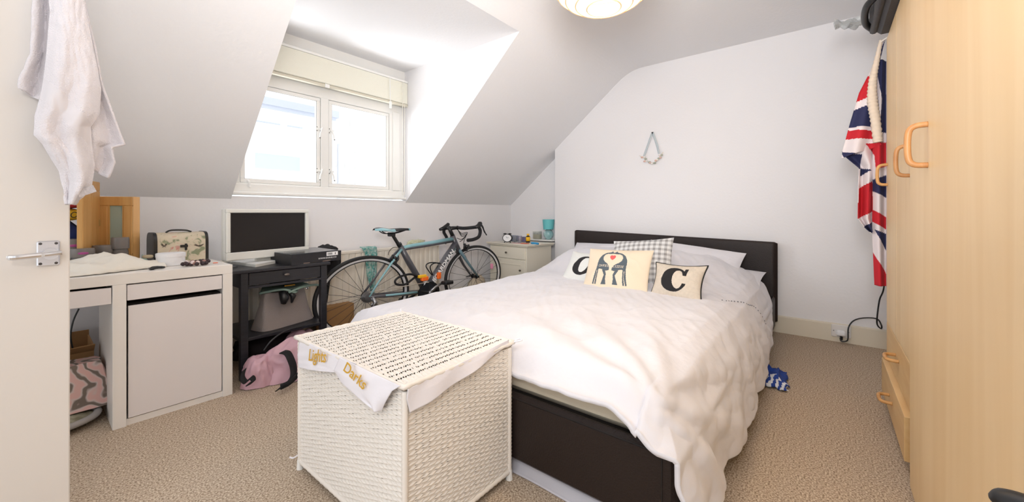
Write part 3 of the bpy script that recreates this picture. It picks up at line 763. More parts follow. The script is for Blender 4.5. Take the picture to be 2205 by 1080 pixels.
# black cloth behind
def lump(name, label, cat, c, r, sc, m, seed, amp=.35, fr_=2.2, n=26):
    mb = MB().ball((0, 0, 0), 1, n)
    mb.v = [Vector((v.x * sc[0], v.y * sc[1], v.z * sc[2])) * r * (1 + amp * noise.noise(v * fr_ + Vector((seed, 0, 0)))) for v in mb.v]
    zmin = -sc[2] * r * .8
    mb.v = [Vector((v.x, v.y, max(v.z, zmin))) for v in mb.v]
    return tag(build(name, mb, m, loc=c, smooth=True), label, cat)
lump('black_garment', 'black knitted garment bunched behind the black box', 'garment', (1.60, 3.32, .715), .10, (1, .7, .68), m_blackcloth, 4)
lump('black_garment', 'small black garment between monitor and black box', 'garment', (1.44, 3.40, .745), .05, (1.1, .7, .6), m_blackcloth, 8)
tag(build('black_jacket', pxsheet([(0, 698, 540), (.5, 700, 590), (1, 692, 650)], [(0, 735, 540), (.4, 735, 565), (.7, 712, 600), (1, 705, 650)], 3.36, 20, 30, lambda u, v: .015 * math.sin(u * 8)), m_blackcloth, smooth=True, solid=.02), 'black jacket draped down behind the black table', 'jacket')

# handbag on shelf
ZS_ = .266
hb = thing('handbag', 'taupe leather handbag on the lower shelf of the black table', 'handbag', (1.17, 3.03, ZS_))
A0 = Vector((.965, 2.96, ZS_)); A1 = Vector((1.20, 2.90, ZS_)); A2 = Vector((1.315, 3.08, ZS_))
def bagf(u, v):
    a = 2 * PI * u
    wx_ = lerp(.205, .145, v); dy = lerp(.085, .030, v)
    q = lambda t, e: math.copysign(abs(t) ** e, t)
    x = wx_ * q(math.cos(a), .4); y = dy * q(math.sin(a), .5)
    z = .248 * v + .012 * math.cos(a * 2) * v
    x += .006 * nz(u * 7, v * 4); y += .012 * math.sin(v * 5 + u * 6) * .4
    ang_ = .28
    return Vector((1.155 + x * math.cos(ang_) - y * math.sin(ang_), 3.03 + x * math.sin(ang_) + y * math.cos(ang_), ZS_ + z + .001))
mb = MB().grid(64, 24, bagf); mb.add([bagf(k / 64, 1) for k in range(64)], [tuple(range(64))]); mb.add([bagf(k / 64, 0) for k in range(64)], [tuple(range(64))])
build('body', mb, m_bagm, hb, world=True, auto=60)
for k, pp in enumerate((((.985, 2.975, .535), (1.10, 2.90, .553), (1.17, 2.885, .525), (1.20, 2.92, .53)), ((1.13, 2.88, .53), (1.22, 2.89, .552), (1.32, 2.935, .548), (1.39, 2.985, .53)))):
    pp = [Vector((p[0], p[1], p[2] - .020)) for p in pp]
    build('carry_strap', MB().tube(spline(pp, 7), .0085, 8, sx=1.0), m_straps, hb, world=True, smooth=True)
build('top_flap', MB().poly([(.99, 2.98, .516), (1.16, 2.93, .520), (1.33, 3.03, .520), (1.27, 3.12, .548), (1.12, 3.12, .552), (1.03, 3.06, .540)], (0, 0, .006)), m_straps, hb, world=True)
build('clasp', box((1.145, 2.985, .536), (1.215, 2.995, .544)), mat('gold_clasp', (210, 165, 70), .3, .7), hb, world=True)
build('tassel', MB().tube([(1.10, 2.91, .52), (1.11, 2.895, .47), (1.105, 2.90, .435)], [.022, .030, .016], 10).tube([(1.15, 2.92, .515), (1.17, 2.905, .475), (1.16, 2.91, .43)], [.018, .020, .006], 8), m_black, hb, world=True, smooth=True)
build('stud', MB().ball((1.30, 2.99, .50), .011, 10, sc=(1, .6, 1)), m_chrome, hb, world=True)

# pink holdall
pk = thing('pink_holdall', 'pink nylon sports bag slumped on the carpet under the black table', 'bag', (1.08, 2.78, 0))
def pinkf(cx_, cy_, rx, ry, h, seed, tilt=0):
    def fn(u, v):
        a = 2 * PI * u; ph = v * PI / 2
        k = math.cos(ph) ** .6 if v < 1 else 0
        n_ = 1 + .16 * nz(math.cos(a) * 1.6 + seed, math.sin(a) * 1.6, v * 2) + .14 * ridge(math.cos(a) * 3 + seed, math.sin(a) * 3, v * 3)
        return Vector((cx_ + rx * math.cos(a) * k * n_, cy_ + ry * math.sin(a) * k * n_ + tilt * v, max(0.004, h * math.sin(ph) ** .8 * (1 + .22 * nz(math.cos(a) * 1.8 * k, math.sin(a) * 1.8 * k, seed)))))
    return MB().grid(72, 30, fn)
build('body', pinkf(1.12, 2.72, .195, .12, .235, 1.3), m_pink, pk, world=True, smooth=True)
build('end_pocket', pinkf(.905, 2.745, .085, .085, .17, 5.1), m_pink, pk, world=True, smooth=True)
build('back_section', pinkf(1.24, 2.95, .115, .10, .205, 2.2), m_pink, pk, world=True, smooth=True)
def ribbon(name, pts, wv, par, m, th=.004, side=(0, 1, 0), n=7):
    P = spline(pts, n); sv = Vector(side).normalized(); mb = MB()
    for i in range(len(P)):
        mb.v += [P[i] - sv * wv / 2, P[i] + sv * wv / 2]
    for i in range(len(P) - 1): mb.f.append((2 * i, 2 * i + 1, 2 * i + 3, 2 * i + 2)); mb.mi.append(0)
    return build(name, mb, m, par, world=True, smooth=True, solid=th)
def fl(px, py, Y):
    p = at(px, py, Y=Y); return Vector((p.x, p.y, max(.007, p.z)))
ribbon('strap', [fl(608, 757, 2.63), fl(619, 760, 2.60), fl(627, 775, 2.57), fl(632, 792, 2.55), fl(631, 808, 2.52), fl(622, 820, 2.50), fl(610, 830, 2.47), fl(600, 838, 2.45)], .045, pk, m_blackcloth, .006, (1, .35, .1))
ribbon('strap', [fl(646, 800, 2.53), fl(636, 812, 2.50), fl(622, 824, 2.48), fl(604, 833, 2.46)], .03, pk, m_blackcloth, .005, (.1, .4, 1))
ribbon('strap', [fl(526, 795, 2.68), fl(522, 812, 2.66), fl(530, 822, 2.64), fl(541, 812, 2.64), fl(546, 820, 2.62), fl(534, 827, 2.60)], .030, pk, m_blackcloth, .006, (1, .3, .5))
build('zip', MB().tube(spline([(.95, 2.80, .18), (1.0, 2.80, .235), (1.1, 2.83, .268), (1.25, 2.87, .26)], 6), .006, 6), m_black, pk, world=True)
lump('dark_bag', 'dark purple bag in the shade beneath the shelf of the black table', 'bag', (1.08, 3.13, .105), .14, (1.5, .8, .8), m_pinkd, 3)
tag(build('cardboard_parcel', MB().box((1.56, 3.30, 0), (1.84, 3.42, .25)), m_card, loc=(1.7, 3.36, 0), world=True), 'plain brown cardboard parcel behind the rear bicycle wheel', 'box')

# ------------------------------------------------------------------ radiator
rd = thing('radiator', 'cream panel radiator under the window behind the bicycle', 'radiator', (1.9, 3.45, .1))
RX0, RX1 = .80, 2.92
pn = MB()
n_ = 34
for i in range(n_):
    a = lerp(RX0 + .02, RX1 - .02, i / n_); b = lerp(RX0 + .02, RX1 - .02, (i + 1) / n_); k = (b - a)
    pn.add([(a, 3.415, .10), (a + k * .25, 3.402, .10), (a + k * .75, 3.402, .10), (b, 3.415, .10), (a, 3.415, .68), (a + k * .25, 3.402, .68), (a + k * .75, 3.402, .68), (b, 3.415, .68)], [(0, 1, 5, 4), (1, 2, 6, 5), (2, 3, 7, 6)])
pn.box((RX0, 3.416, .09), (RX1, 3.42, .69))
build('front_panel', pn, m_radi, rd, world=True)
build('top_grille', box((RX0, 3.40, .68), (RX1, 3.50, .705), .004), m_radi, rd, world=True)
for x in (RX0, RX1 - .012): build('side_panel', box((x, 3.40, .09), (x + .012, 3.50, .70), .003), m_radi, rd, world=True)
build('rear_panel', box((RX0 + .01, 3.48, .1), (RX1 - .01, 3.50, .68)), m_radi, rd, world=True)
build('valve', MB().tube([(RX1 + .02, 3.44, 0.0), (RX1 + .02, 3.44, .16)], .010, 8).tube([(RX1 + .02, 3.44, .16), (RX1 - .01, 3.44, .16)], .012, 8).ball((RX1 + .02, 3.44, .19), .024, 10), m_gloss, rd, world=True)
# scarf on radiator
m_scarf = mat('teal_print', (70, 160, 150), .8, col2=(190, 206, 200), vscale=55)
tag(build('teal_scarf', pxsheet([(0, 778, 532), (.2, 786, 545), (.6, 790, 590), (1, 800, 632)], [(0, 812, 530), (.2, 814, 545), (.6, 812, 590), (1, 806, 632)], 3.385, 24, 40, lambda u, v: .012 * math.sin(u * 14) + (0.03 if v < .02 else 0)), m_scarf, smooth=True, solid=.004), 'teal and white patterned scarf hanging over the radiator', 'scarf')
m_pl = mat('thin_plastic', (206, 212, 160), .25, col2=(232, 234, 214), vscale=40, trans=.2)
o = lump('plastic_packet', 'crumpled yellow green plastic packet on top of the radiator', 'packet', (at(896, 517, Y=3.44).x, 3.44, .735), .075, (1.5, .5, .45), m_pl, 6, .5, 4)

# ------------------------------------------------------------------ bicycle
bk = thing('road_bicycle', 'grey and teal road bicycle leaning along the radiator', 'bicycle', (2.45, 3.05, 0))
BY = 3.05
def B(px, py, dy=0.0): return at(px, py, Y=BY + dy)
RW, HS = .342, 1.30
def wheel(cx_, cz, nm, spokes):
    wv = build(nm, MB().tube([(cx_ + (RW - .015) * HS * math.cos(k * PI / 36), BY, cz + (RW - .015) * math.sin(k * PI / 36)) for k in range(72)], .0165, 10, closed=True), m_rubber, bk, world=True, smooth=True)
    rim = MB()
    for ri, ro, y in ((.300, .317, .011),):
        for sgn in (-1, 1):
            for k in range(72):
                a, b = k * PI / 36, (k + 1) * PI / 36
                P = lambda r, t, yy: (cx_ + r * HS * math.cos(t), BY + yy * sgn, cz + r * math.sin(t))
                rim.add([P(ri, a, .006), P(ri, b, .006), P(ro, b, .011), P(ro, a, .011)], [(0, 1, 2, 3) if sgn < 0 else (3, 2, 1, 0)])
        for k in range(72):
            a, b = k * PI / 36, (k + 1) * PI / 36
            rim.add([(cx_ + .300 * HS * math.cos(a), BY - .006, cz + .300 * math.sin(a)), (cx_ + .300 * HS * math.cos(b), BY - .006, cz + .300 * math.sin(b)), (cx_ + .300 * HS * math.cos(b), BY + .006, cz + .300 * math.sin(b)), (cx_ + .300 * HS * math.cos(a), BY + .006, cz + .300 * math.sin(a))], [(0, 1, 2, 3)])
    build('rim', rim, m_rim, wv, world=True, smooth=True)
    inner = MB()
    for k in range(72):
        a, b = k * PI / 36, (k + 1) * PI / 36
        for sgn in (-1, 1):
            P = lambda r, t, yy: (cx_ + r * HS * math.cos(t), BY + yy * sgn, cz + r * math.sin(t))
            inner.add([P(.292, a, .005), P(.292, b, .005), P(.3, b, .006), P(.3, a, .006)], [(0, 1, 2, 3)])
    build('rim_inner', inner, m_black, wv, world=True)
    m_sp = mat('dark_spoke', (72, 70, 72), .35, .6)
    for k in range(spokes):
        a = 2 * PI * k / spokes; off = .55 if (k // 2) % 2 else -.55; sd = -1 if k % 2 else 1
        h_ = Vector((cx_ + .02 * HS * math.cos(a + off), BY + sd * .03, cz + .02 * math.sin(a + off)))
        e = Vector((cx_ + .298 * HS * math.cos(a), BY, cz + .298 * math.sin(a)))
        build('spoke', MB().tube([h_, e], .0017, 5, cap=False), m_sp, wv, world=True)
    build('hub', MB().tube([(cx_, BY - .05, cz), (cx_, BY + .05, cz)], .013, 12).tube([(cx_, BY - .034, cz), (cx_, BY - .030, cz)], .024, 14).tube([(cx_, BY + .030, cz), (cx_, BY + .034, cz)], .024, 14), m_black, wv, world=True)
    return wv
RC = (1.805, .350); FC = (3.125, .352)
wr = wheel(RC[0], RC[1], 'rear_wheel', 24); wf = wheel(FC[0], FC[1], 'front_wheel', 22)
cs = MB()
for i, r in enumerate((.050, .044, .038, .032)):
    cs.lathe([(r - .012, -.0015), (r, -.0015), (r, .0015), (r - .012, .0015)], 28, (RC[0], BY - .040 - i * .006, RC[1]), ax='y', sx=HS)
build('cassette', cs, m_steel, wr, world=True)
st_ = B(866, 533); hdt = B(975, 514); hdb = B(985, 536); bb = B(915, 627)
Rax = Vector((RC[0], BY, RC[1])); Fax = Vector((FC[0], BY, FC[1]))
stj = B(862, 530)
build('seat_tube', MB().tube([stj, B(880, 563), B(897, 592), bb], [.024, .029, .028, .028], 14, sx=1.15), m_grey_frame, bk, world=True, smooth=True)
build('top_tube', MB().tube([B(868, 533), B(885, 529), B(930, 522), B(976, 514)], [.016, .017, .018, .022], 14), m_teal, bk, world=True, smooth=True)
build('top_tube_underside', MB().tube([B(867, 536), B(886, 533), B(930, 526), B(974, 518)], [.016, .015, .016, .018], 14), m_grey_frame, bk, world=True, smooth=True)
dta, dtb = B(980, 524), B(921, 617)
dtd = (dtb - dta)
build('down_tube', MB().tube([dta, lerp(dta, dtb, .3), lerp(dta, dtb, .7), dtb], [.030, .035, .035, .031], 16), m_grey_frame, bk, world=True, smooth=True)
off = Vector((.018, -.008, -.018)) * .9
build('down_tube_stripe', MB().tube([lerp(dta, dtb, .06) + off * 1.1, lerp(dta, dtb, .85) + off * 1.1], [.012, .014], 12), m_teal, bk, world=True, smooth=True)
build('head_tube', MB().tube([B(974, 507), B(988, 541)], [.026, .028], 14), m_grey_frame, bk, world=True, smooth=True)
build('bottom_bracket', MB().tube([bb + Vector((0, -.05, 0)), bb + Vector((0, .05, 0))], .030, 16), m_grey_frame, bk, world=True)
for sgn in (-1, 1):
    y = .045 * sgn
    build('chainstay', MB().tube([Rax + Vector((0, y * 1.2, 0)), lerp(Rax, bb, .25) + Vector((0, y, -.004)), lerp(Rax, bb, .9) + Vector((0, y * .5, 0))], [.010, .016, .018], 12), m_grey_frame, bk, world=True, smooth=True)
    if sgn < 0: build('chainstay_panel', MB().tube([lerp(Rax, bb, .25) + Vector((0, y - .012, .002)), lerp(Rax, bb, .8) + Vector((0, y * .7 - .012, .006))], [.008, .011], 10), m_teal, bk, world=True, smooth=True)
    build('seatstay', MB().tube([stj + Vector((.01, y * .3, -.02)), lerp(stj, Rax, .35) + Vector((0, y * .9, 0)), lerp(stj, Rax, .7) + Vector((0, y, 0)), Rax + Vector((0, y * 1.2, 0))], [.012, .010, .008, .010], 10), m_teal if sgn < 0 else m_grey_frame, bk, world=True, smooth=True)
    build('fork_blade', MB().tube([B(986, 534), B(988, 542) + Vector((0.0, .03 * sgn, 0)), lerp(B(990, 545), Fax, .5) + Vector((-.01, .05 * sgn, 0)), Fax + Vector((0, .055 * sgn, 0))], [.018, .018, .014, .009], 12), m_grey_frame if sgn > 0 else mat('teal_grey', (96, 124, 134), .3), bk, world=True, smooth=True)
build('quick_release', MB().tube([Fax + Vector((0, -.065, 0)), Fax + Vector((0, .065, 0))], .010, 10).tube([Fax + Vector((0, .07, 0)), Fax + Vector((-.06, .075, -.01))], [.007, .005], 8), m_black, bk, world=True)
build('seat_post', MB().tube([B(845, 505), B(863, 534)], [.015, .016], 12), m_black, bk, world=True)
build('seat_clamp', MB().tube([B(858.5, 524), B(861, 528)], .024, 14), m_black, bk, world=True)
# saddle
def sadf(u, v):
    a = 2 * PI * u
    x = lerp(1.885, 2.262, v)
    wdt = interp([(0, .02), (.08, .075), (.25, .085), (.5, .05), (.75, .026), (.95, .020), (1, .006)], v)
    th = interp([(0, .008), (.1, .022), (.4, .022), (1, .012)], v)
    z = interp([(0, .915), (.15, .917), (.4, .902), (.7, .908), (1, .905)], v)
    return Vector((x, BY + wdt * math.cos(a), z + th * .55 * (math.sin(a) if math.sin(a) > 0 else math.sin(a) * 1.0) - .014 * (abs(math.cos(a)) ** 3)))
def sadm(u, v): return 1 if (u > .5 and v < .55 and .56 < u < .68) or (.34 < u < .55 and v < .5) or v > .93 or (u > .86 and v < .45) else 0
build('saddle', MB().grid(32, 30, sadf, sadm), [m_black, m_teal], bk, world=True, smooth=True)
for sgn in (-1, 1):
    build('saddle_rail', MB().tube(spline([(1.95, BY + .02 * sgn, .895), (2.0, BY + .022 * sgn, .872), (2.10, BY + .02 * sgn, .874), (2.20, BY + .012 * sgn, .895)], 5), .0045, 6), m_black, bk, world=True)
build('saddle_clamp', box((2.03, BY - .022, .845), (2.09, BY + .022, .880), .005), m_black, bk, world=True)
# cockpit
st0 = B(974, 505); stt = B(966, 488); clampc = B(985, 490)
build('stem', MB().tube([B(975, 508), stt], [.021, .019], 12).tube([B(968, 492), clampc], [.018, .017], 12).ball(tuple(clampc), .022, 12), m_black, bk, world=True, smooth=True)
m_tape = mat('black_bar_tape', (26, 25, 27), .8, bump=.5, bscale=90)
yn, yf = -.27, .20
def A(px, py, dy): return at(px, py, Y=BY + dy)
bar = spline([clampc + Vector((0, .05, 0)), clampc, A(1000, 491, -.10), A(1021, 489, -.20), A(1029, 487, yn), A(1034, 496, yn), A(1031, 509, yn), A(1020, 515, yn), A(1007, 517, yn)], 6)
build('handlebar', MB().tube(bar, [.013] * 8 + [.0175] * (len(bar) - 8), 12), m_tape, bk, world=True, smooth=True)
bar2 = spline([clampc, A(975, 490, .10), A(964, 491, .17), A(958, 492, yf), A(956, 500, yf), A(962, 512, yf), A(958, 524, yf)], 6)
build('handlebar', MB().tube(bar2, .0165, 12), m_tape, bk, world=True, smooth=True)
build('brake_hood', MB().tube([A(1024, 489, yn), A(1031, 486, yn), A(1034, 480, yn), A(1034, 477, yn)], [.017, .025, .024, .014], 12), m_black, bk, world=True, smooth=True)
build('brake_hood', MB().tube([A(947, 494, yf), A(956, 491, yf), A(963, 486, yf), A(966, 481, yf)], [.014, .024, .026, .016], 12), m_black, bk, world=True, smooth=True)
build('brake_lever', MB().tube(spline([A(1036, 483, yn), A(1040, 490, yn - .01), A(1043, 498, yn - .01), A(1048, 506, yn - .01)], 5), [.010] * 6 + [.008] * 6 + [.006] * 4, 8, sx=.7), m_black, bk, world=True, smooth=True)
for k, (e, h_) in enumerate(((A(998, 527, 0), 14), (A(990, 520, -.05), 8), (A(984, 512, .02), 5))):
    build('brake_cable', MB().tube(spline([A(985, 493, 0), A(994, 502 + k * 3, -.06), A(1002 + h_ * .3, 500 + k * 3, -.1), A(1000 - k * 3, 515, -.05), e], 6), .0035, 6), m_black, bk, world=True, smooth=True)
def caliper(c, name):
    m_ = MB().tube(spline([c + Vector((-.02, -.03, .03)), c + Vector((-.035, -.035, 0)), c + Vector((-.02, -.02, -.035))], 5), .011, 8)
    m_.tube(spline([c + Vector((.03, -.03, .02)), c + Vector((.03, -.035, -.01)), c + Vector((.01, -.02, -.04))], 5), .010, 8).ball(tuple(c + Vector((0, -.03, 0))), .020, 10)
    m_.box(tuple(c + Vector((-.035, -.035, -.05))), tuple(c + Vector((.02, -.015, -.036))), bev=.003)
    return build(name, m_, m_black, bk, world=True, smooth=True)
caliper(B(846, 555), 'rear_brake'); caliper(B(1000, 530), 'front_brake')
build('brake_cable', MB().tube(spline([B(856, 532), B(846, 533), B(838, 541), B(836, 549)], 5), .003, 6), m_black, bk, world=True)
# drivetrain
cr_ = MB()
for r0, r1, y in ((.078, .100, -.060), (.052, .074, -.052)):
    cr_.lathe([(r0, -.002), (r1, -.002), (r1, .002), (r0, .002), (r0, -.002)], 40, (bb.x, BY + y, bb.z), ax='y', sx=HS)
for k in range(5):
    a = 2 * PI * k / 5 + .3
    cr_.tube([(bb.x, BY - .058, bb.z), (bb.x + .085 * HS * math.cos(a), BY - .058, bb.z + .085 * math.sin(a))], [.016, .009], 8)
build('chainring', cr_, m_black, bk, world=True, auto=40)
build('chain_guard_disc', MB().lathe([(.03, 0), (.075, 0), (.075, .003), (.03, .003)], 36, (bb.x - .02, BY - .066, bb.z + .01), ax='y', sx=HS), mat('gunmetal', (52, 54, 60), .3, .5), bk, world=True)
ca = MB().tube([(bb.x, BY - .07, bb.z), B(938, 617, -.08), B(952, 609, -.085)], [.017, .012, .012], 10); ca.ball((bb.x, BY - .075, bb.z), .020, 12)
build('crank_arm', ca, m_steel, bk, world=True, smooth=True)
pe = B(962, 607, -.12)
build('pedal', box(tuple(pe + Vector((-.045, -.04, -.022))), tuple(pe + Vector((.06, .04, .012))), .008), m_black, bk, world=True)
build('crank_arm', MB().tube([(bb.x, BY + .06, bb.z), (bb.x - .16, BY + .065, bb.z - .06)], [.014, .011], 10), m_black, bk, world=True)
build('pedal', box((bb.x - .21, BY + .07, bb.z - .08), (bb.x - .12, BY + .14, bb.z - .05), .008), m_black, bk, world=True)
ch = MB().tube([(RC[0], BY - .052, RC[1] + .040), (bb.x, BY - .060, bb.z + .098)], .0045, 6)
build('chain', ch, mat('pale_chain', (196, 188, 176), .3, .6), bk, world=True)
build('chain_lower', MB().tube(spline([(RC[0] + .03, BY - .05, RC[1] - .12), (RC[0] + .25, BY - .055, bb.z - .09), (bb.x, BY - .06, bb.z - .098)], 5), .006, 6), m_black, bk, world=True)
dl = MB().tube([(RC[0] + .03, BY - .055, RC[1] - .01), (RC[0] + .05, BY - .07, RC[1] - .05), (RC[0] + .01, BY - .065, RC[1] - .12)], [.016, .020, .012], 10)
dl.lathe([(.004, -.004), (.026, -.004), (.026, .004), (.004, .004)], 18, (RC[0] + .01, BY - .06, RC[1] - .13), ax='y', sx=HS).lathe([(.004, -.004), (.022, -.004), (.022, .004), (.004, .004)], 18, (RC[0] + .045, BY - .06, RC[1] - .07), ax='y', sx=HS)
build('rear_derailleur', dl, m_steel, bk, world=True, smooth=True)
build('front_derailleur', MB().tube([(bb.x - .01, BY - .03, bb.z + .13), (bb.x - .03, BY - .055, bb.z + .12), (bb.x - .07, BY - .06, bb.z + .06)], [.012, .010, .005], 8), mat('white_cage', (220, 222, 226), .3), bk, world=True, smooth=True)
cg = [B(935, 598), B(925, 582), B(922, 572), B(930, 566), B(944, 566), B(948, 572)]
for k in (0, 1):
    build('bottle_cage', MB().tube(spline([p_ + Vector((0, (-.035 if k else .035) * math.sin(PI * i_ / 5), 0)) for i_, p_ in enumerate(cg)], 5), .006, 7), m_black, bk, world=True, smooth=True)
build('bottle_cage_plate', MB().tube([B(928, 602), B(944, 572)], [.012, .012], 8), m_black, bk, world=True)
# lettering on the down tube
un = (dta - dtb).normalized(); vn = Vector((-un.z, 0, un.x)); 
textmesh('lettering', 'BOARDMAN', .062, frameM(lerp(dta, dtb, .52) + Vector((0, -.0368, 0)), un, vn), mat('white_decal', (240, 240, 240), .4), bk, extr=.0005, sx=1.12, off=.0022)
# lock cable and clips
tag(build('bicycle_lock', MB().tube(spline([B(905, 597, -.05), B(885, 590, -.06), B(862, 595, -.05), B(851, 604, -.05), B(855, 612, -.05), B(874, 611, -.05), B(896, 596, -.04), B(912, 602, -.05)], 7), .010, 8), m_rubber, loc=(2.2, 3.0, .45), world=True, smooth=True), 'black coiled cable lock looped round the seat tube of the bicycle', 'bicycle lock')
p_ = B(913, 600, -.07)
tag(build('orange_clip', box(tuple(p_ + Vector((-.035, -.02, -.018))), tuple(p_ + Vector((.045, .02, .022))), .008), m_orange, loc=p_, world=True), 'orange clip on the cable near the bicycle crank', 'clip')
p_ = B(908, 596, -.07)
tag(build('yellow_clip', box(tuple(p_ + Vector((-.04, -.018, -.008))), tuple(p_ + Vector((.05, .018, .020))), .006), m_yellow, loc=p_, world=True), 'yellow clip above the orange clip near the bicycle crank', 'clip')
p_ = B(945, 593, -.05)
tag(build('orange_reflector', box(tuple(p_ + Vector((-.02, -.014, -.032))), tuple(p_ + Vector((.022, .014, .032))), .006), m_orange, loc=p_, world=True), 'orange reflector tag beside the front of the bicycle down tube', 'reflector')
build('reflector', MB().box((FC[0] + .27, BY - .012, FC[1] + .05), (FC[0] + .30, BY + .012, FC[1] + .11), bev=.003), mat('pink_reflector', (232, 150, 180), .4), wf, world=True)
lump('beige_sack', 'beige soft bag between front wheel and cream bedside cabinet', 'bag', (3.42, 3.30, .14), .16, (.9, .5, 1.05), mat('beige_canvas', (204, 192, 172), .9), 12, .25, 2)

# ------------------------------------------------------------------ bedside cabinet
ns = thing('bedside_cabinet', 'cream bedside cabinet with a drawer and a cupboard door', 'cabinet', (3.574, 2.657, 0), (0, 0, math.atan2(-.1, .995)))
# local x: away from the front, local y: along the front
NW, ND, NH = .66, .46, .69
build('carcass', box((.015, .02, .0), (ND, NW - .02, NH - .03), .003), m_cream, ns)
build('top', box((-.012, -.012, NH - .030), (ND + .015, NW + .012, NH - .012), .006).box((-.022, -.022, NH - .014), (ND + .02, NW + .022, NH), .005), m_cream, ns)
d1 = build('drawer', box((0, .035, NH - .175), (.018, NW - .035, NH - .040), .003), m_cream, ns)
build('knob', MB().ball((-.016, NW * .5, NH - .108), .014, 12, sc=(.9, 1.1, .8)).tube([(-.012, NW * .5, NH - .108), (.002, NW * .5, NH - .108)], .005, 8), mat('dark_pewter', (96, 90, 80), .35, .8), d1)
d2 = build('cupboard_door', box((0, .035, .06), (.018, NW - .035, NH - .185), .003), m_cream, ns)
build('door_moulding', MB().box((-.004, .10, .12), (.002, NW - .10, .135), bev=.002).box((-.004, .10, NH - .25), (.002, NW - .10, NH - .235), bev=.002), m_cream, d2)
build('knob', MB().ball((-.016, .10, NH - .30), .014, 12, sc=(.9, 1.1, .8)).tube([(-.012, .10, NH - .30), (.002, .10, NH - .30)], .005, 8), mat('dark_pewter2', (96, 90, 80), .35, .8), d2)
build('plinth', box((.01, .01, 0), (ND, NW - .01, .05), .003), m_cream, ns)
# shelf in the recess
rs = tag(build('recess_shelf', box((4.13, 2.69, .695), (4.355, 3.34, .712), .003).box((4.30, 2.70, .60), (4.355, 2.74, .695)), m_gloss, loc=(4.25, 3.0, .70), world=True), 'narrow white shelf in the recess behind the bedside cabinet', 'shelf')
# clock
def onns(px, d_): return at(px, 515, X=None, Y=None, Z=NH) if False else None
kx, ky = 3.66, 3.12
P = at(1092, 510, X=3.66)
ck = thing('alarm_clock', 'small black round alarm clock with white face on the bedside cabinet', 'clock', (P.x, P.y, NH), (0, 0, math.radians(28)))
# local -x faces camera
r_ = .050
build('case', MB().lathe([(r_ * .8, 0), (r_, .006), (r_, .050), (r_ * .9, .056), (0, .056)], 32, (0, 0, r_ + .010), ax='x', sx=1.2), m_black, ck, auto=40)
build('dial', MB().lathe([(0, -.001), (r_ * .84, -.001), (r_ * .84, .003), (0, .003)], 32, (-.001, 0, r_ + .010), ax='x', sx=1.2), m_pap, ck)
build('clock_hand', MB().tube([(-.004, 0, r_ + .010), (-.004, .012, r_ + .026)], .0018, 6).tube([(-.004, 0, r_ + .010), (-.004, -.022, r_ + .016)], .0014, 6), m_black, ck)
build('bell', MB().lathe([(.024, 0), (.018, .010), (.006, .014), (0, .015)], 18, (.02, .030, 2 * r_ + .004), sx=1.2), m_black, ck, auto=60)
build('bell', MB().lathe([(.024, 0), (.018, .010), (.006, .014), (0, .015)], 18, (.02, -.030, 2 * r_ + .004), sx=1.2), m_black, ck, auto=60)
for s_ in (-1, 1): build('foot', MB().tube([(.02, s_ * .03, .018), (.02, s_ * .04, 0)], .005, 6), m_black, ck)
def glass(px, X, h, r, label, col=(236, 238, 242)):
    P = at(px, 512, X=X)
    return tag(build('tumbler', MB().lathe([(r * .8, 0), (r, h), (r * .93, h), (r * .74, .006), (0, .006)], 24, (0, 0, 0), sx=1.25), mat('tumbler_glass', col, .05, trans=.9), loc=(P.x, P.y, NH), auto=40), label, 'glass')
glass(1108, 3.80, .080, .026, 'clear glass tumbler just right of the alarm clock')
glass(1119, 3.74, .088, .027, 'clear glass tumbler in the middle of the bedside cabinet', (222, 222, 232))
P = at(1107, 508, X=3.92)
tag(build('tissue_pack', box((-.035, -.05, 0), (.035, .05, .075), .006), mat('slate_blue', (98, 112, 142), .6), loc=(P.x, P.y, NH)), 'slate blue packet behind the clock and tumbler', 'packet')
P = at(1129, 508, X=3.92)
tag(build('tissue_pack', box((-.03, -.03, 0), (.03, .03, .065), .006), mat('violet_grey', (110, 106, 138), .6), loc=(P.x, P.y, NH)), 'violet grey packet beside the yellow bottle', 'packet')
P = at(1137, 505, X=3.86)
bo = thing('medicine_bottle', 'small yellow labelled bottle with black cap on the bedside cabinet', 'bottle', (P.x, P.y, NH))
build('bottle_body', MB().lathe([(.022, 0), (.024, .008), (.024, .075), (.012, .086), (.012, .09)], 20, sx=1.2), mat('brown_glass', (52, 38, 24), .2), bo, auto=40)
build('label', MB().lathe([(.0245, .020), (.0245, .070)], 20, sx=1.2), m_yellow, bo, smooth=True)
build('cap', MB().lathe([(.015, .088), (.015, .108), (0, .109)], 18, sx=1.2), m_yellow, bo, auto=40)
P = at(1157, 500, X=4.23)
cn = thing('candle_jar', 'cream candle in a glass jar on the recess shelf', 'candle', (P.x, P.y, .712))
build('wax', MB().lathe([(.050, .003), (.052, .062), (0, .062)], 28, sx=1.15), mat('cream_wax', (222, 214, 188), .6), cn, auto=40)
build('glass_jar', MB().lathe([(.0, 0), (.053, 0), (.056, .010), (.056, .098), (.053, .098), (.053, .066)], 28, sx=1.15), mat('jar_glass', (238, 240, 236), .06, trans=.85), cn, auto=40)
build('wick', MB().tube([(0, 0, .06), (0, 0, .078)], .002, 6), m_black, cn)
P = at(1181, 500, X=4.27)
lm = thing('table_lamp', 'turquoise table lamp with round glass base on the recess shelf', 'lamp', (P.x, P.y, .712))
m_turq = mat('turquoise_shade', (112, 202, 206), .7); m_aqua = mat('aqua_crackle_glass', (150, 202, 206), .15, trans=.3, col2=(176, 218, 220), vscale=40)
build('base', MB().ball((0, 0, .066), .066, 24, sc=(1.0, 1.0, 1.0)).lathe([(.035, 0), (.035, .008), (0, .008)], 20), m_aqua, lm, smooth=True)
build('neck', MB().tube([(0, 0, .125), (0, 0, .17)], .012, 10), m_steel, lm)
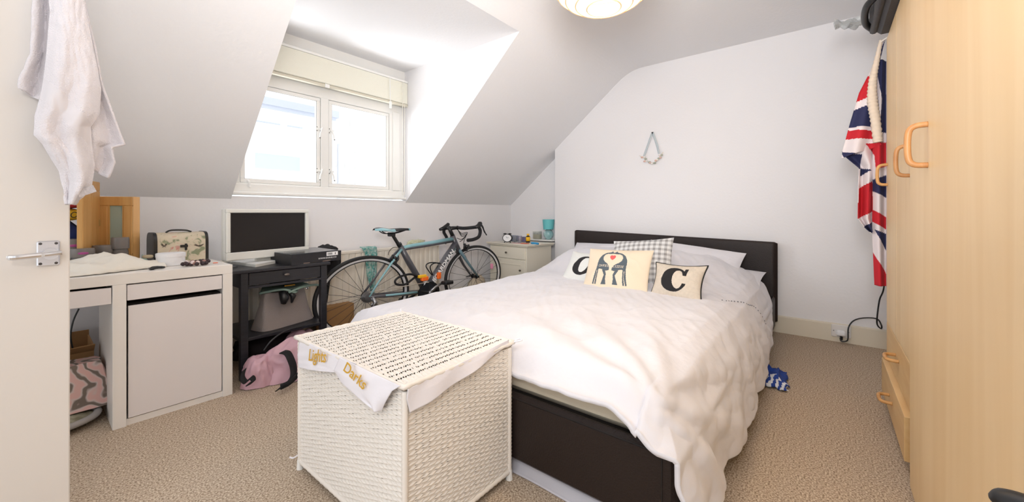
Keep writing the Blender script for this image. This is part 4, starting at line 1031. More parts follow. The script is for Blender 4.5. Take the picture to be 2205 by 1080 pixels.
build('lamp_shade', MB().lathe([(.066, .128), (.078, .256), (.075, .256), (.063, .128)], 28, sx=1.0), m_turq, lm, auto=40)
P = at(1151, 517, X=3.72)
tag(build('blue_tube', MB().tube([(0, .05, .011), (0, .03, .012), (0, -.04, .010), (0, -.055, .008)], [.008, .013, .012, .012], 10), mat('bright_blue', (44, 146, 200), .4), loc=(P.x, P.y, NH), smooth=True), 'bright blue tube lying at the front of the bedside cabinet', 'tube')
P = at(1130, 516, X=3.70)
tag(build('pill_strip', box((-.03, -.045, 0), (.03, .045, .008), .003), mat('coral_card', (214, 110, 84), .6), loc=(P.x, P.y, NH)), 'coral red packet lying between the glasses and blue tube', 'packet')
P = at(1112, 517, X=3.68)
tag(build('paper_strip', box((-.02, -.06, 0), (.02, .06, .006), .002), mat('pink_card', (220, 176, 178), .6), loc=(P.x, P.y, NH)), 'pale pink packet lying in front of the tumblers', 'packet')

# ------------------------------------------------------------------ bed
BX0, BX1, BYA, BYB = 1.27, 4.10, .36, 2.33
bed = thing('leather_bed', 'double bed with dark brown faux leather frame', 'bed', (2.7, 1.34, 0))
def padded(a, b, bev): return MB().box(a, b, bev)
hbm = MB()
def hbf(u, v):
    a = 2 * PI * v
    y = lerp(.335, 2.345, u)
    zt = lerp(.800, .852, u) ; zb = .10
    ed = min(1, min(u, 1 - u) / .012) ** .5
    cx_ = 4.115; tx = .035; q = lambda t: math.copysign(abs(t) ** .28, t)
    return Vector((cx_ + tx * q(math.cos(a)) * (0.35 + .65 * ed), y, (zt + zb) / 2 + (zt - zb) / 2 * q(math.sin(a)) * (0.97 + .03 * ed)))
hbm.grid(80, 48, hbf); hbm.add([hbf(0, k / 48) for k in range(48)], [tuple(range(48))]); hbm.add([hbf(1, k / 48) for k in range(48)], [tuple(range(48))])
hb_ = build('headboard', hbm, m_leather, bed, world=True, auto=50)
build('seam', MB().tube([(4.079, 1.34, .15), (4.079, 1.34, .81)], .0025, 6).tube([(4.079, 1.352, .15), (4.079, 1.352, .81)], .0012, 6), mat('dark_seam', (24, 18, 16), .6), hb_, world=True)
fb = build('footboard', padded((BX0 - .045, BYA - .01, .062), (BX0, BYB + .01, .33), .018), m_leather, bed, world=True)
build('seam', MB().tube([(BX0 - .046, BYA + .035, .07), (BX0 - .046, BYA + .035, .325)], .002, 6).tube([(BX0 - .046, BYA + .03, .318), (BX0 - .046, BYB - .03, .318)], .0015, 6), mat('dark_seam2', (22, 17, 15), .6), fb, world=True)
for y in (BYA - .01, BYB - .025): build('side_rail', padded((BX0, y, .065), (4.09, y + .035, .33), .012), m_leather, bed, world=True)
for x in (BX0 + .03, 3.95):
    for y in (BYA + .03, BYB - .09): build('leg', box((x, y, 0), (x + .06, y + .06, .07), .004), m_black, bed, world=True)
build('slat_base', box((BX0, BYA + .03, .29), (4.07, BYB - .03, .31)), m_dark, bed, world=True)
tag(build('mattress', padded((BX0 + .005, BYA + .08, .311), (4.07, BYB - .08, .412), .030), m_mattress, loc=(2.7, 1.34, .32), world=True), 'cream mattress on the leather bed', 'mattress')

# duvet
sec = [(-.06, 2.43, .20), (0, 2.425, .28), (.05, 2.40, .38), (.09, 2.34, .425), (.14, 2.20, .465), (.25, 1.85, .490), (.5, 1.25, .505), (.70, .72, .500), (.76, .56, .495), (.79, .48, .480), (.82, .42, .445), (.85, .375, .37), (.90, .335, .24), (.95, .325, .12), (1.0, .32, .06)]
def pillowz(x, y):
    h = smooth01(3.10, 3.66, x)
    sd = smooth01(.34, .85, y) * (1 - smooth01(2.10, 2.42, y))
    return h * sd * interp([(.3, .13), (.8, .165), (1.2, .19), (1.55, .175), (2.0, .19), (2.4, .16)], y)
def duv(u, v):
    # u 0 foot .. 1 head ; v 0 left hem .. 1 right hem
    lo = interp([(0, .02), (.15, 0.0), (1, .03)], u); hi = interp([(0, .985), (.1, .99), (.5, .975), (.8, .93), (1, .83)], u)
    t = lerp(lo, hi, v)
    y, z = interp(sec, t)
    # foot end: hem line runs along the foot board and dips at the near corner
    xh = interp([(0, 1.27), (.1, 1.25), (.3, 1.245), (.62, 1.235), (.7, 1.215), (.80, 1.205), (.88, 1.22), (1, 1.27)], t)
    x = lerp(xh, 3.86, u)
    fold_ = (1 - smooth01(0, .035, u)); f2 = 1 - smooth01(0, .10, u)
    dip = interp([(0, .10), (.12, .10), (.2, .08), (.5, .088), (.60, .085), (.70, .080), (.74, .075), (.77, .075), (.80, .095), (.82, .10), (.85, .05), (1, .0)], t)
    z = z - dip * (fold_ ** 1.0) * 1.0 - .02 * f2 * (1 if t < .8 else 0)
    z += pillowz(x, y)
    top = smooth01(.05, .14, t) * (1 - smooth01(.76, .86, t))
    # wrinkles
    dirx = x * .9 + y * .5
    wr_ = .010 * ridge(x * 1.1 + y * 2.6, y * 1.0 - x * .8, 1.7) * (.4 + nz(x * .9, y * .9, 5) + .3)
    wr_ += .007 * nz(x * 2.1 - y * 5.0, x * 1.4 + y * 1.2, 3.3) + .004 * nz(x * 9, y * 7, 8.1)
    wr_ += .014 * nz(x * 1.1, y * 1.3, 2.0) +   .0055 * ridge(x * 5 + y * 3, y * 6 - x * 2, 6.3) +   .0038 * ridge(x * 9 - y * 12, y * 5, 2.2)
    z += wr_ * (top * .9 + .15)
    if u > .03 and .42 < y < 2.30: z = .5 * (z + .428 + math.sqrt((z - .428) ** 2 + .0002))
    # pull folds radiating to the near right corner
    ax_, ay = x - 1.25, y - .35
    ang_ = math.atan2(ay, ax_ + .05); rr = math.hypot(ax_, ay)
    z += .012 * math.sin(ang_ * 17 + 1.2 * nz(x * 2, y * 2)) * math.exp(-((rr - .55) / .45) ** 2) * top
    # hanging side folds
    side = smooth01(.80, .9, t)
    y += side * (-.016 * abs(math.sin(x * 5.2 + nz(x * 2, 0) * 2)) * smooth01(.84, 1, t) + .016 * nz(x * 6, z * 3, 4) - .015)
    y += smooth01(.78, .86, t) * (-.010 + .010 * ridge(x * 3.2 - z * 4, z * 5 + x * 2, 1.1) + .006 * ridge(x * 8 + z * 5, z * 12 - x * 3, 4.7) + .012 * math.sin(math.atan2(z - .5, x - 1.2) * 16) * math.exp(-((x - 1.7) / .5) ** 2))
    y -= .015 * side * math.exp(-((x - 2.6) / .6) ** 2)
    if t > .835: y = min(y, .340 + .9 * max(0, z - .325) + .004 * nz(x * 5, z * 8, 3))
    x += fold_ * (.010 * math.sin(y * 13 + 2 * nz(y * 4, 1)) + .006 * nz(y * 20, 3)) + (.005 * math.sin(z * 24) * fold_ * side)
    x -= .02 * fold_ * smooth01(.6, .8, t)
    return Vector((x, y, max(z, .05)))
dv = thing('duvet', 'white cotton duvet spread over the bed and hanging down its right side', 'duvet', (2.6, 1.3, .5))
def duvw(u, v): return duv(u ** 1.25, v)
build('cover', MB().grid(300, 300, duvw), m_linen, dv, world=True, smooth=True, solid=.016)
# embroidered dotted line
dots = MB()
cand = [(1545, 641), (1560, 643), (1578, 646), (1596, 648), (1612, 653), (1626, 660), (1636, 672), (1645, 686), (1655, 702)]
grid_s = [(duvw(i / 120, j / 120), i, j) for i in range(70, 121) for j in range(70, 121)]
def proj(p):
    d = CT * p.x + ST * p.y; r = ST * p.x - CT * p.y
    return CX + F * r / d, HY - F * (p.z - HC) / d
gp = [(proj(p), p) for p, i, j in grid_s]
path = []
for c_ in cand:
    near_ = [g for g in gp if (g[0][0] - c_[0]) ** 2 + (g[0][1] - c_[1]) ** 2 < 150] or gp
    dmin = min(g[1].length for g in near_)
    best = min([g for g in near_ if g[1].length < dmin + .12], key=lambda g: (g[0][0] - c_[0]) ** 2 + (g[0][1] - c_[1]) ** 2)
    path.append(best[1] + Vector((-.35, -.35, .7)).normalized() * .011)
pathl = spline(path, 6)
acc = 0
for a_, b_ in zip(pathl, pathl[1:]):
    acc += (b_ - a_).length
    if acc > .021: acc = 0; dots.ball(tuple(b_), .0048, 6)
o = build('embroidered_dots', dots, m_stitch, dv, world=True); o['kind'] = 'stuff'

def pillow(name, label, cat, loc, rot, w_, h_, t_, mats, mf=None, n=40, pinch=.06, piping=None, flange=0.0, group=None, wr=.004, seed=1.0, sag=0.0):
    o = thing(name, label, cat, loc, rot, group)
    def prof(a, b):
        return max(0, (1 - a ** 2)) ** .55 * max(0, (1 - b ** 2)) ** .55
    def pos(u, v, side):
        a, b = 2 * u - 1, 2 * v - 1
        x = w_ / 2 * a * (1 - pinch * (1 - b * b)); z = h_ / 2 + h_ / 2 * b * (1 - pinch * (1 - a * a))
        th = t_ / 2 * prof(a, b) * (1 + .25 * nz(a * 1.5 + seed, b * 1.5, side)) + .0006
        th += wr * (ridge(a * 2 + seed, b * 2, side) - .4) * prof(a, b)
        return Vector((x, side * th + sag * (a * a) , z))
    fr_ = MB().grid(n, n, lambda u, v: pos(u, v, -1), mf)
    build('front', fr_, mats, o, smooth=True)
    bk_ = MB().grid(24, 24, lambda u, v: pos(1 - u, v, 1))
    build('back', bk_, mats[0] if isinstance(mats, list) else mats, o, smooth=True)
    if piping:
        P_ = [pos(k / 24, 0, -1) for k in range(24)] + [pos(1, k / 24, -1) for k in range(24)] + [pos(1 - k / 24, 1, -1) for k in range(24)] + [pos(0, 1 - k / 24, -1) for k in range(24)]
        build('piping', MB().tube([Vector((p.x, 0, p.z)) for p in P_], .0055, 6, closed=True), piping, o, smooth=True)
    return o
R90 = -PI / 2
# sleeping pillows
pl_args = [('sleeping_pillow', 'white pillow at the head of the bed nearest the cabinet', (3.92, 1.88, .44), (-.95, 0, R90), .80, .46, .17),
           ('sleeping_pillow', 'lower white pillow at the right of the headboard', (3.86, .83, .455), (-1.38, 0, R90), .84, .44, .11),
           ('sleeping_pillow', 'upper white pillow with flat sewn edge on the right half of the bed', (3.86, .99, .50), (-.95, .10, R90), .84, .42, .12)]
for i, (n, l, lc, rt_, a, b, c_) in enumerate(pl_args):
    lc = (lc[0] - .25, lc[1], lc[2])
    pillow(n, l, 'pillow', lc, rt_, a, b, c_, m_linen, seed=i * 2.3, pinch=.04, group=None)

# scatter cushions
m_creamc = mat('cream_canvas', (232, 216, 192), .9, bump=.2, bscale=300)
m_greyprint = mat('slate_print', (88, 98, 106), .9)
m_coral = mat('coral_print', (232, 96, 96), .9)
m_oat = mat('oatmeal_linen', (216, 204, 188), .9, bump=.3, bscale=260, var=.08, vscale=60)
m_oatw = mat('white_linen_print', (226, 226, 222), .9, bump=.3, bscale=260)
m_blackprint = mat('black_print', (34, 32, 34), .9)
def ell(x, y, cx_, cy_, a, b): return ((x - cx_) / a) ** 2 + ((y - cy_) / b) ** 2 < 1
def letterO(u, v):
    x, y = (u - .50), (v - .50)
    x -= (y) * .15
    return 1 if ell(x, y, 0, 0, .27, .34) and not ell(x, y, .02, .01, .115, .26) else 0
def letterC(u, v):
    x, y = (u - .50), (v - .50)
    if ell(x, y, -.02, 0, .27, .36) and not ell(x, y, .065, 0.0, .108, .265):
        if x > .05 and -.10 < y < .11: return 0
        return 1
    if .17 < x < .235 and .08 < y < .34: return 1
    return 0
def mirx(P): return [(1 - x, y) for x, y in P]
gir = [  # left animal, u 0..1 v up
    [(.185, .60), (.20, .72), (.26, .83), (.36, .90), (.45, .915), (.49, .955), (.50, .93), (.54, .90), (.535, .875), (.47, .865), (.40, .87), (.335, .84), (.305, .775), (.32, .70), (.37, .645), (.44, .60), (.485, .545), (.50, .50), (.50, .44), (.44, .42), (.36, .45), (.27, .47), (.21, .44), (.18, .50)],
    [(.18, .50), (.205, .50), (.20, .30), (.16, .12), (.125, .12), (.15, .28)], [(.215, .48), (.245, .48), (.235, .30), (.22, .12), (.18, .12), (.205, .28)],
    [(.36, .46), (.42, .43), (.455, .34), (.44, .24), (.455, .12), (.33, .12), (.375, .24), (.405, .32), (.34, .44)]]
gir2 = [[(1.07 - x, y) for x, y in P] for P in gir]
def giraffes(u, v):
    x = (u - .17) / .56 * .83 + .12; y = (v - .16) / .78 * .835 + .12
    hx, hy = (x - .535) / .058, (y - .755) / .058
    if (hx * hx + hy * hy - 1) ** 3 - hx * hx * hy ** 3 < 0: return 2
    for s_, bx_ in (('CHRIS', .235), ('LIZZIE', .58)):
        uu, vv = (x - bx_) / .25, ((.575 - y) / .055)
        if textbit(s_, uu, vv): return 0
    for P in gir + gir2:
        if inpoly(x, y, P): return 1
    return 0
def plaid():
    m = bpy.data.materials.new('grey_gingham'); m.use_nodes = True; N = m.node_tree.nodes; L = m.node_tree.links; b = N['Principled BSDF']; b.inputs['Roughness'].default_value = .9
    t = N.new('ShaderNodeTexCoord'); s = N.new('ShaderNodeSeparateXYZ'); L.new(t.outputs['Object'], s.inputs[0])
    outs = []
    for ax in ('X', 'Z'):
        mu = N.new('ShaderNodeMath'); mu.operation = 'MULTIPLY'; mu.inputs[1].default_value = 150; L.new(s.outputs[ax], mu.inputs[0])
        si = N.new('ShaderNodeMath'); si.operation = 'SINE'; L.new(mu.outputs[0], si.inputs[0])
        g = N.new('ShaderNodeMath'); g.operation = 'GREATER_THAN'; g.inputs[1].default_value = -.1; L.new(si.outputs[0], g.inputs[0]); outs.append(g)
    ad = N.new('ShaderNodeMath'); ad.operation = 'ADD'; L.new(outs[0].outputs[0], ad.inputs[0]); L.new(outs[1].outputs[0], ad.inputs[1])
    hf = N.new('ShaderNodeMath'); hf.operation = 'MULTIPLY'; hf.inputs[1].default_value = .5; L.new(ad.outputs[0], hf.inputs[0])
    r = N.new('ShaderNodeValToRGB'); e = r.color_ramp.elements; e[0].color = lin((152, 150, 150)) + (1,); e[1].color = lin((226, 226, 226)) + (1,)
    L.new(hf.outputs[0], r.inputs['Fac']); L.new(r.outputs['Color'], b.inputs['Base Color']); return m
ZC = .50
pillow('plaid_cushion', 'grey checked cushion standing behind the giraffe cushion', 'cushion', (3.02, 1.15, ZC - .01), (-.52, -.10, R90 + .05), .50, .40, .13, plaid(), seed=3)
pillow('giraffe_cushion', 'cream cushion printed with two grey giraffes and a red heart', 'cushion', (2.64, 1.20, ZC - .035), (-.50, -.03, R90 + .02), .50, .36, .12, [m_creamc, m_greyprint, m_coral], giraffes, n=210, seed=5, pinch=.05)
pillow('letter_cushion', 'small cushion printed with a black letter O left of the giraffe cushion', 'cushion', (2.80, 1.55, ZC - .005), (-.60, .03, R90 - .12), .38, .27, .10, [m_oatw, m_blackprint], letterO, n=110, seed=7)
pillow('letter_cushion', 'small oatmeal cushion printed with a black letter C, black piping', 'cushion', (2.64, .775, ZC - .018), (-.52, -.02, R90 - .10), .345, .265, .13, [m_oat, m_blackprint], letterC, n=120, seed=9, piping=m_black, pinch=.13)

# fabric under the bed foot
def undf(u, v):
    y = lerp(2.0, .42, u); x = lerp(1.228, 1.45, v)
    x += (.012 * nz(u * 5, v * 2) + .010) * smooth01(.1, .5, u)
    z = .004 + (.060 + .012 * nz(u * 9, v * 3, 2)) * smooth01(0, .28, v) * (1 - .15 * u)
    z += .012 * ridge(u * 6 + v * 3, v * 2) * smooth01(.1, .3, v) * .5
    return Vector((x, y, min(.062, max(.004, z)) if v > .3 else max(.004, z * .95)))
tag(build('under_bed_bag', MB().grid(90, 30, undf), mat('pale_grey_nylon', (208, 205, 212), .5), smooth=True, solid=.006), 'pale grey fabric storage bag squeezed under the foot of the bed', 'storage bag')
# blue cloth beside bed
bc = thing('blue_flag_cloth', 'blue and white striped cloth on the carpet at the right of the bed', 'cloth', (2.93, .28, 0))
def bcf(u, v):
    return Vector((lerp(2.80, 3.12, u) + .03 * nz(u * 4, v * 4), lerp(.19, .36, v) + .03 * nz(u * 5 + 3, v * 4) + .03 * (u - .5), .006 + .05 * math.sin(PI * v) ** .7 * math.sin(PI * u) ** .6 * (1 + nz(u * 4, v * 3, 5)) + .010 * ridge(u * 5, v * 5)))
build('fabric', MB().grid(50, 36, bcf, lambda u, v: 1 if (u < .35 and int((v + u * .4) * 12) % 2 == 0) else 0), [mat('royal_blue', (32, 66, 150), .8), mat('white_stripe', (225, 228, 235), .8)], bc, world=True, smooth=True, solid=.004)

# ------------------------------------------------------------------ laundry hamper
HXA, HXB, HYA, HYB, HH = .712, 1.205, .985, 1.70, .545
hm = thing('wicker_hamper', 'white square wicker laundry hamper with a white lining at foot of bed', 'laundry hamper', (.96, 1.34, 0))
def weave(o, du, dv_, W_, H_, row, stake, n, gap=.42):
    """woven panel: o origin, du/dv unit vectors, n outward normal; strands run along du, stakes along dv"""
    nst = max(1, round(W_ / stake)); nro = max(1, round(H_ / row)); nu = nst * 8; nv = nro * 5
    def fn(u, v):
        x = u * nst; y = v * nro; k = int(y + 1e-6); f_ = y - k
        hgt_ = .0034 * math.sin(PI * min(1, max(0, f_))) ** .5 if f_ > 1e-4 else 0
        s_ = math.sin(PI * (x + k % 2 + .5)) if f_ > 1e-4 else 0
        yy = v * H_ + .0009 * math.sin(PI * x * 2 + k) * (1 if f_ > 1e-4 else .5) + .0012 * nz(x * .8, y * .4, 7)
        return o + du * (u * W_ + .0008 * nz(x, y, 2)) + dv_ * yy + n * (hgt_ + .0024 * s_ + .0006 * nz(x * 3, y * 2))
    def hole(u, v):
        x = u * nst; y = v * nro; f_ = y - int(y); fx_ = (x + .5) - int(x + .5)
        if f_ < .38 and (fx_ < .13 or fx_ > .87) and 0.6 < x < nst - .6: return None if nz(x * 2.1, y * 1.7, 11) > -.25 else 0
        return 0
    return MB().grid(nu, nv, fn, hole)
m_core = mat('hamper_inside_shade', (150, 138, 122), .9)  # tan colour stands for the unlit inside behind the weave holes
Vz = Vector((0, 0, 1))
zb = .035
f1o = Vector((HXA, HYB, zb)); 
p_front = build('left_side', weave(Vector((HXA, HYB, zb)), Vector((0, -1, 0)), Vz, HYB - HYA, HH - zb - .02, .0078, .026, Vector((-1, 0, 0))), m_wicker, hm, world=True, smooth=True); p_front['kind'] = 'stuff'
p_r = build('right_side', weave(Vector((HXA, HYA, zb)), Vector((1, 0, 0)), Vz, HXB - HXA, HH - zb - .02, .0078, .026, Vector((0, -1, 0))), m_wicker, hm, world=True, smooth=True); p_r['kind'] = 'stuff'
build('rear_side', box((HXB - .008, HYA, zb), (HXB, HYB, HH - .02)).box((HXA, HYB - .008, zb), (HXB, HYB, HH - .02)).box((HXA, HYA, zb), (HXB, HYB, zb + .01)), m_wicker, hm, world=True)
lidm = weave(Vector((HXA - .012, HYA - .012, HH)), Vector((0, 1, 0)), Vector((1, 0, 0)), HYB - HYA + .024, HXB - HXA + .024, .0085, .036, Vz)
o = build('lid', lidm, m_wicker, hm, world=True, smooth=True); o['kind'] = 'stuff'
lc = [(HXA - .012, HYA - .012), (HXB + .012, HYA - .012), (HXB + .012, HYB + .012), (HXA - .012, HYB + .012)]
lr = []
for i in range(4):
    a, b = Vector((*lc[i], HH - .002)), Vector((*lc[(i + 1) % 4], HH - .002))
    for k in range(40): lr.append(lerp(a, b, k / 40))
build('lid_rim', MB().tube(lr, [.0085 + .0012 * math.sin(k * 1.9) for k in range(len(lr))], 10, closed=True), m_wicker, o, world=True, smooth=True)
build('lid_shade_backing', box((HXA - .008, HYA - .008, HH - .016), (HXB + .008, HYB + .008, HH - .010)), m_core, o, world=True)
for (x, y) in ((HXA, HYA), (HXB, HYA), (HXA, HYB), (HXB, HYB)):
    N_ = 70
    build('corner_post', MB().tube([(x, y, lerp(.02, HH - .02, k / N_)) for k in range(N_ + 1)], [.0095 + .0016 * (k % 2) for k in range(N_ + 1)], 8), m_wicker, hm, world=True, smooth=True)
    build('foot', MB().lathe([(.014, 0), (.012, .03), (.011, .04)], 12, (x, y, 0)), m_gloss, hm, world=True)
er = []
for i in range(4):
    c4 = [(HXA, HYA), (HXB, HYA), (HXB, HYB), (HXA, HYB)]
    a, b = Vector((*c4[i], .034)), Vector((*c4[(i + 1) % 4], .034))
    for k in range(40): er.append(lerp(a, b, k / 40))
build('base_rim', MB().tube(er, [.010 + .0016 * (k % 2) for k in range(len(er))], 8, closed=True), m_wicker, hm, world=True, smooth=True)
# lining flaps: u along the edge, v downwards
def facept(px, py): return at(px, py, X=HXA - .016)
XA = HXA - .014
lnA = build('lining_flap', pxsheet([(0, 648, 729), (.5, 643, 762), (1, 646, 790)], [(0, 770, 782), (.5, 752, 800), (1, 728, 800)], None, 60, 30, lambda u, v: -.004 - .010 * math.sin(PI * u) * v + .003 * nz(u * 5, v * 4), X=XA), m_linen2, hm, world=True, smooth=True, solid=.002)
lnB = build('lining_flap', pxsheet([(0, 738, 767), (.35, 724, 795), (.6, 740, 820), (1, 812, 876)], [(0, 868, 828), (.35, 852, 838), (.6, 840, 858), (1, 824, 882)], None, 60, 40, lambda u, v: -.010 - .012 * math.sin(PI * u) * math.sin(PI * v * .8) + .006 * math.sin(u * 9 + v * 5) * v, X=XA), m_linen2, hm, world=True, smooth=True, solid=.002)
YA = HYA - .014
lnC = build('lining_flap', pxsheet([(0, 876, 836), (.5, 875, 858), (1, 883, 888)], [(0, 1094, 730), (.5, 1094, 735), (1, 1094, 741)], YA, 70, 24, lambda u, v: -.004 - .010 * math.sin(PI * u) * v + .005 * math.sin(u * 14 + v * 2) * v), m_linen2, hm, world=True, smooth=True, solid=.002)
c1 = facept(689, 764); uu1 = (facept(708, 766) - facept(668, 762)); vv1 = Vector((0, .0, 1))
textmesh('lettering', 'Lights', .064, frameM(c1 + Vector((-.014, 0, 0)), uu1, Vector((0, .1, 1))), m_gold, lnA, shear=.45, sx=.95, extr=.0006, off=.0004)
c2_ = facept(777, 801); uu2 = facept(792, 822) - facept(752, 784)
textmesh('lettering', 'Darks', .058, frameM(c2_ + Vector((-.026, 0, 0)), uu2, Vector((0, -.45, 1))), m_gold, lnB, shear=.45, sx=.95, extr=.0006, off=.0004)
build('lid_loop', MB().tube(spline([Vector((HXB + .01, HYA - .012, HH)), Vector((HXB + .018, HYA - .028, HH + .004)), Vector((HXB + .03, HYA - .04, HH + .008)), Vector((HXB + .034, HYA - .025, HH + .010)), Vector((HXB + .018, HYA - .014, HH + .004))], 6), .0035, 6), m_linen2, o, world=True, smooth=True)
build('lid_loop', MB().tube(spline([Vector((HXB, HYB, HH)), Vector((HXB + .005, HYB + .01, HH + .018)), Vector((HXB, HYB + .014, HH + .004))], 5), .003, 6), m_linen2, o, world=True, smooth=True)
build('tie', MB().tube(spline([Vector((HXA - .01, HYB, .06)), Vector((HXA - .02, HYB + .02, .045)), Vector((HXA - .03, HYB + .03, .05))], 5), .003, 6), m_linen2, hm, world=True)

# ------------------------------------------------------------------ wardrobes
FY, NY = -.265, -.246
WT = 2.05
far = thing('wardrobe', 'far beech wardrobe with two doors over two drawers', 'wardrobe', (2.6, -.6, 0))
build('carcass', box((2.20, FY - .60, 0), (2.215, FY - .018, WT)).box((3.05, FY - .60, 0), (3.068, FY - .018, WT)).box((2.2, FY - .6, WT - .02), (3.068, FY - .018, WT)).box((2.2, FY - .6, 0), (3.068, FY - .585, WT)).box((2.21, FY - .58, .02), (3.06, FY - .03, .035)).box((2.21, FY - .58, .42), (3.06, FY - .03, .438)), m_beech, far, world=True)
def bow(x0, x1, z0, z1, y, horiz=False, m=m_handle, par=None, r=.008, out=.042):
    if horiz: pts = [(x0, y, z0), (x0 + .004, y + out * .7, z0), (lerp(x0, x1, .22), y + out, z0), (lerp(x0, x1, .78), y + out, z0), (x1 - .004, y + out * .7, z0), (x1, y, z0)]
    else: pts = [(x0, y, z0), (x0, y + out * .7, z0 + .004), (x0, y + out, lerp(z0, z1, .22)), (x0, y + out, lerp(z0, z1, .78)), (x0, y + out * .7, z1 - .004), (x0, y, z1)]
    return build('handle', MB().tube(spline(pts, 6), r, 10), m, par, world=True, smooth=True)
dA = build('door', box((2.668, FY - .018, .445), (3.068, FY, WT - .002), .0015), m_beech, far, world=True)
dB = build('door', box((2.202, FY - .018, .445), (2.664, FY, WT - .002), .0015), m_beech, far, world=True)
bow(3.02, 3.02, 1.215, 1.328, FY, par=dA, m=m_handl); bow(2.255, 2.255, 1.21, 1.332, FY, par=dB)
dr1 = build('drawer', box((2.202, FY - .018, .243), (3.068, FY, .440), .0015), m_beechd, far, world=True)
bow(2.585, 2.70, .355, .355, FY, True, m_handl, dr1)
dr2 = build('drawer', box((2.218, FY - .016, .058), (3.052, FY + .022, .238), .0015), m_beechd, far, world=True)
build('drawer_box', box((2.235, FY - .5, .07), (3.035, FY - .016, .21)), m_beechd, dr2, world=True)
bow(2.585, 2.70, .15, .15, FY + .022, True, m_handl, dr2)
near = thing('wardrobe', 'near beech wardrobe with one broad door at right edge', 'wardrobe', (1.6, -.6, 0))
build('carcass', box((.75, NY - .62, 0), (2.105, NY - .02, WT + .15)), m_beech, near, world=True)
nd = build('door', box((.75, NY - .019, .02), (2.108, NY, WT + .149), .0015), m_beech, near, world=True)
bow(1.768, 1.768, 1.208, 1.336, NY, par=nd, r=.009, out=.044)

# suitcase on the far wardrobe
sc_ = thing('black_suitcase', 'black suitcase lying on top of the far wardrobe', 'suitcase', (2.8, -.45, WT))
m_sc = mat('charcoal_nylon', (48, 46, 48), .55, bump=.3, bscale=200)
build('body', box((2.35, -.75, WT + .002), (3.02, -.205, WT + .25), .03), m_sc, sc_, world=True)
build('front_trim', MB().tube([Vector((x, -.205, z)) for x, z in ((2.40, WT + .03), (2.99, WT + .03), (3.0, WT + .06), (3.0, WT + .21), (2.98, WT + .235), (2.40, WT + .235), (2.37, WT + .21), (2.37, WT + .06))], .018, 10, closed=True), m_sc, sc_, world=True, smooth=True)
build('side_handle', MB().tube(spline([(2.99, -.20, WT + .04), (2.90, -.165, WT + .055), (2.72, -.160, WT + .07), (2.62, -.20, WT + .08)], 6), .016, 10), m_black, sc_, world=True, smooth=True)
def plf(u, v): return Vector((3.03 + .22 * u + .02 * nz(u * 6, v * 6), -.30 + .26 * v + .02 * nz(u * 5, v * 7, 3), WT + .12 + .10 * v * u + .05 * nz(u * 7, v * 7, 1)))
tag(build('plastic_wrap', MB().grid(26, 26, plf), mat('clear_film', (244, 246, 246), .12, trans=.85), solid=.001), 'crumpled clear plastic sheet sticking out beside the suitcase', 'plastic sheet')

# flag hung at the far end of the wardrobe
m_red = mat('flag_red', (196, 28, 42), .8); m_navy = mat('flag_navy', (38, 42, 82), .8); m_fwhite = mat('flag_white', (230, 220, 222), .8)
def T(P): return [(1780 + x / 1.93, 80 + y / 1.93) for x, y in P]
reds = [T(P) for P in ([(180, 158), (176, 250), (112, 272), (140, 200), (165, 165)], [(83, 386), (197, 386), (198, 420), (72, 424)], [(133, 628), (192, 597), (194, 722), (128, 755)],
        [(160, 440), (250, 436), (250, 535), (205, 550), (200, 490)], [(190, 715), (250, 748), (250, 800), (190, 765)], [(186, 880), (250, 985), (250, 1040), (195, 1035)])]
navs = [T(P) for P in ([(180, 280), (192, 370), (86, 374), (105, 305)], [(58, 474), (148, 488), (138, 548), (88, 522)], [(140, 543), (186, 552), (138, 578)], [(148, 790), (189, 768), (189, 815)],
        [(205, 90), (236, 25), (250, 0), (250, 395), (218, 395), (228, 260), (212, 150)], [(193, 592), (250, 572), (250, 668), (193, 640)], [(200, 798), (250, 818), (250, 888), (238, 870)])]
def flagm(L_, R_):
    def f_(u, v):
        lx, ly = interp(L_, v); rx, ry = interp(R_, v); x, y = lerp(lx, rx, u), lerp(ly, ry, u)
        for P in reds:
            if inpoly(x, y, P): return 1
        for P in navs:
            if inpoly(x, y, P): return 2
        return 0
    return f_
fx = 3.16
def fsheet(L_, R_, X, nu, nv, dep):
    return pxsheet(L_, R_, None, nu, nv, dep, flagm(L_, R_), X=X)
fg = thing('union_flag', 'red white and blue union flag hanging from the far wardrobe end', 'flag', (fx, -.2, 2.0))
La = [(0, 1897, 88), (.12, 1876, 150), (.3, 1850, 200), (.55, 1829, 270), (.8, 1814, 325), (1, 1813, 340)]
Ra = [(0, 1906, 86), (.12, 1890, 150), (.3, 1889, 200), (.55, 1889, 270), (.8, 1892, 303), (1, 1898, 312)]
build('upper_fold', fsheet(La, Ra, fx, 80, 130, lambda u, v: .03 * math.sin(u * 8 + v * 2) * v), [m_fwhite, m_red, m_navy], fg, world=True, smooth=True, solid=.003)
Lb = [(0, 1813, 326), (.05, 1820, 337), (.2, 1850, 362), (.4, 1848, 400), (.75, 1847, 470), (.9, 1862, 490), (1, 1876, 502)]
Rb = [(0, 1896, 305), (.2, 1890, 350), (.4, 1886, 395), (.75, 1880, 470), (1, 1880, 500)]
build('middle_fold', fsheet(Lb, Rb, fx + .03, 80, 110, lambda u, v: .025 * math.sin(u * 9 - v)), [m_fwhite, m_red, m_navy], fg, world=True, smooth=True, solid=.003)
Lc = [(0, 1889, 130), (.3, 1880, 290), (.5, 1879, 420), (.75, 1879, 500), (1, 1884, 614)]
Rc = [(0, 1912, 130), (1, 1912, 617)]
build('right_fold', fsheet(Lc, Rc, fx + .015, 50, 200, lambda u, v: .02 * math.sin(u * 7 + 2) + .006 * math.sin(v * 9)), [m_fwhite, m_red, m_navy], fg, world=True, smooth=True, solid=.003)
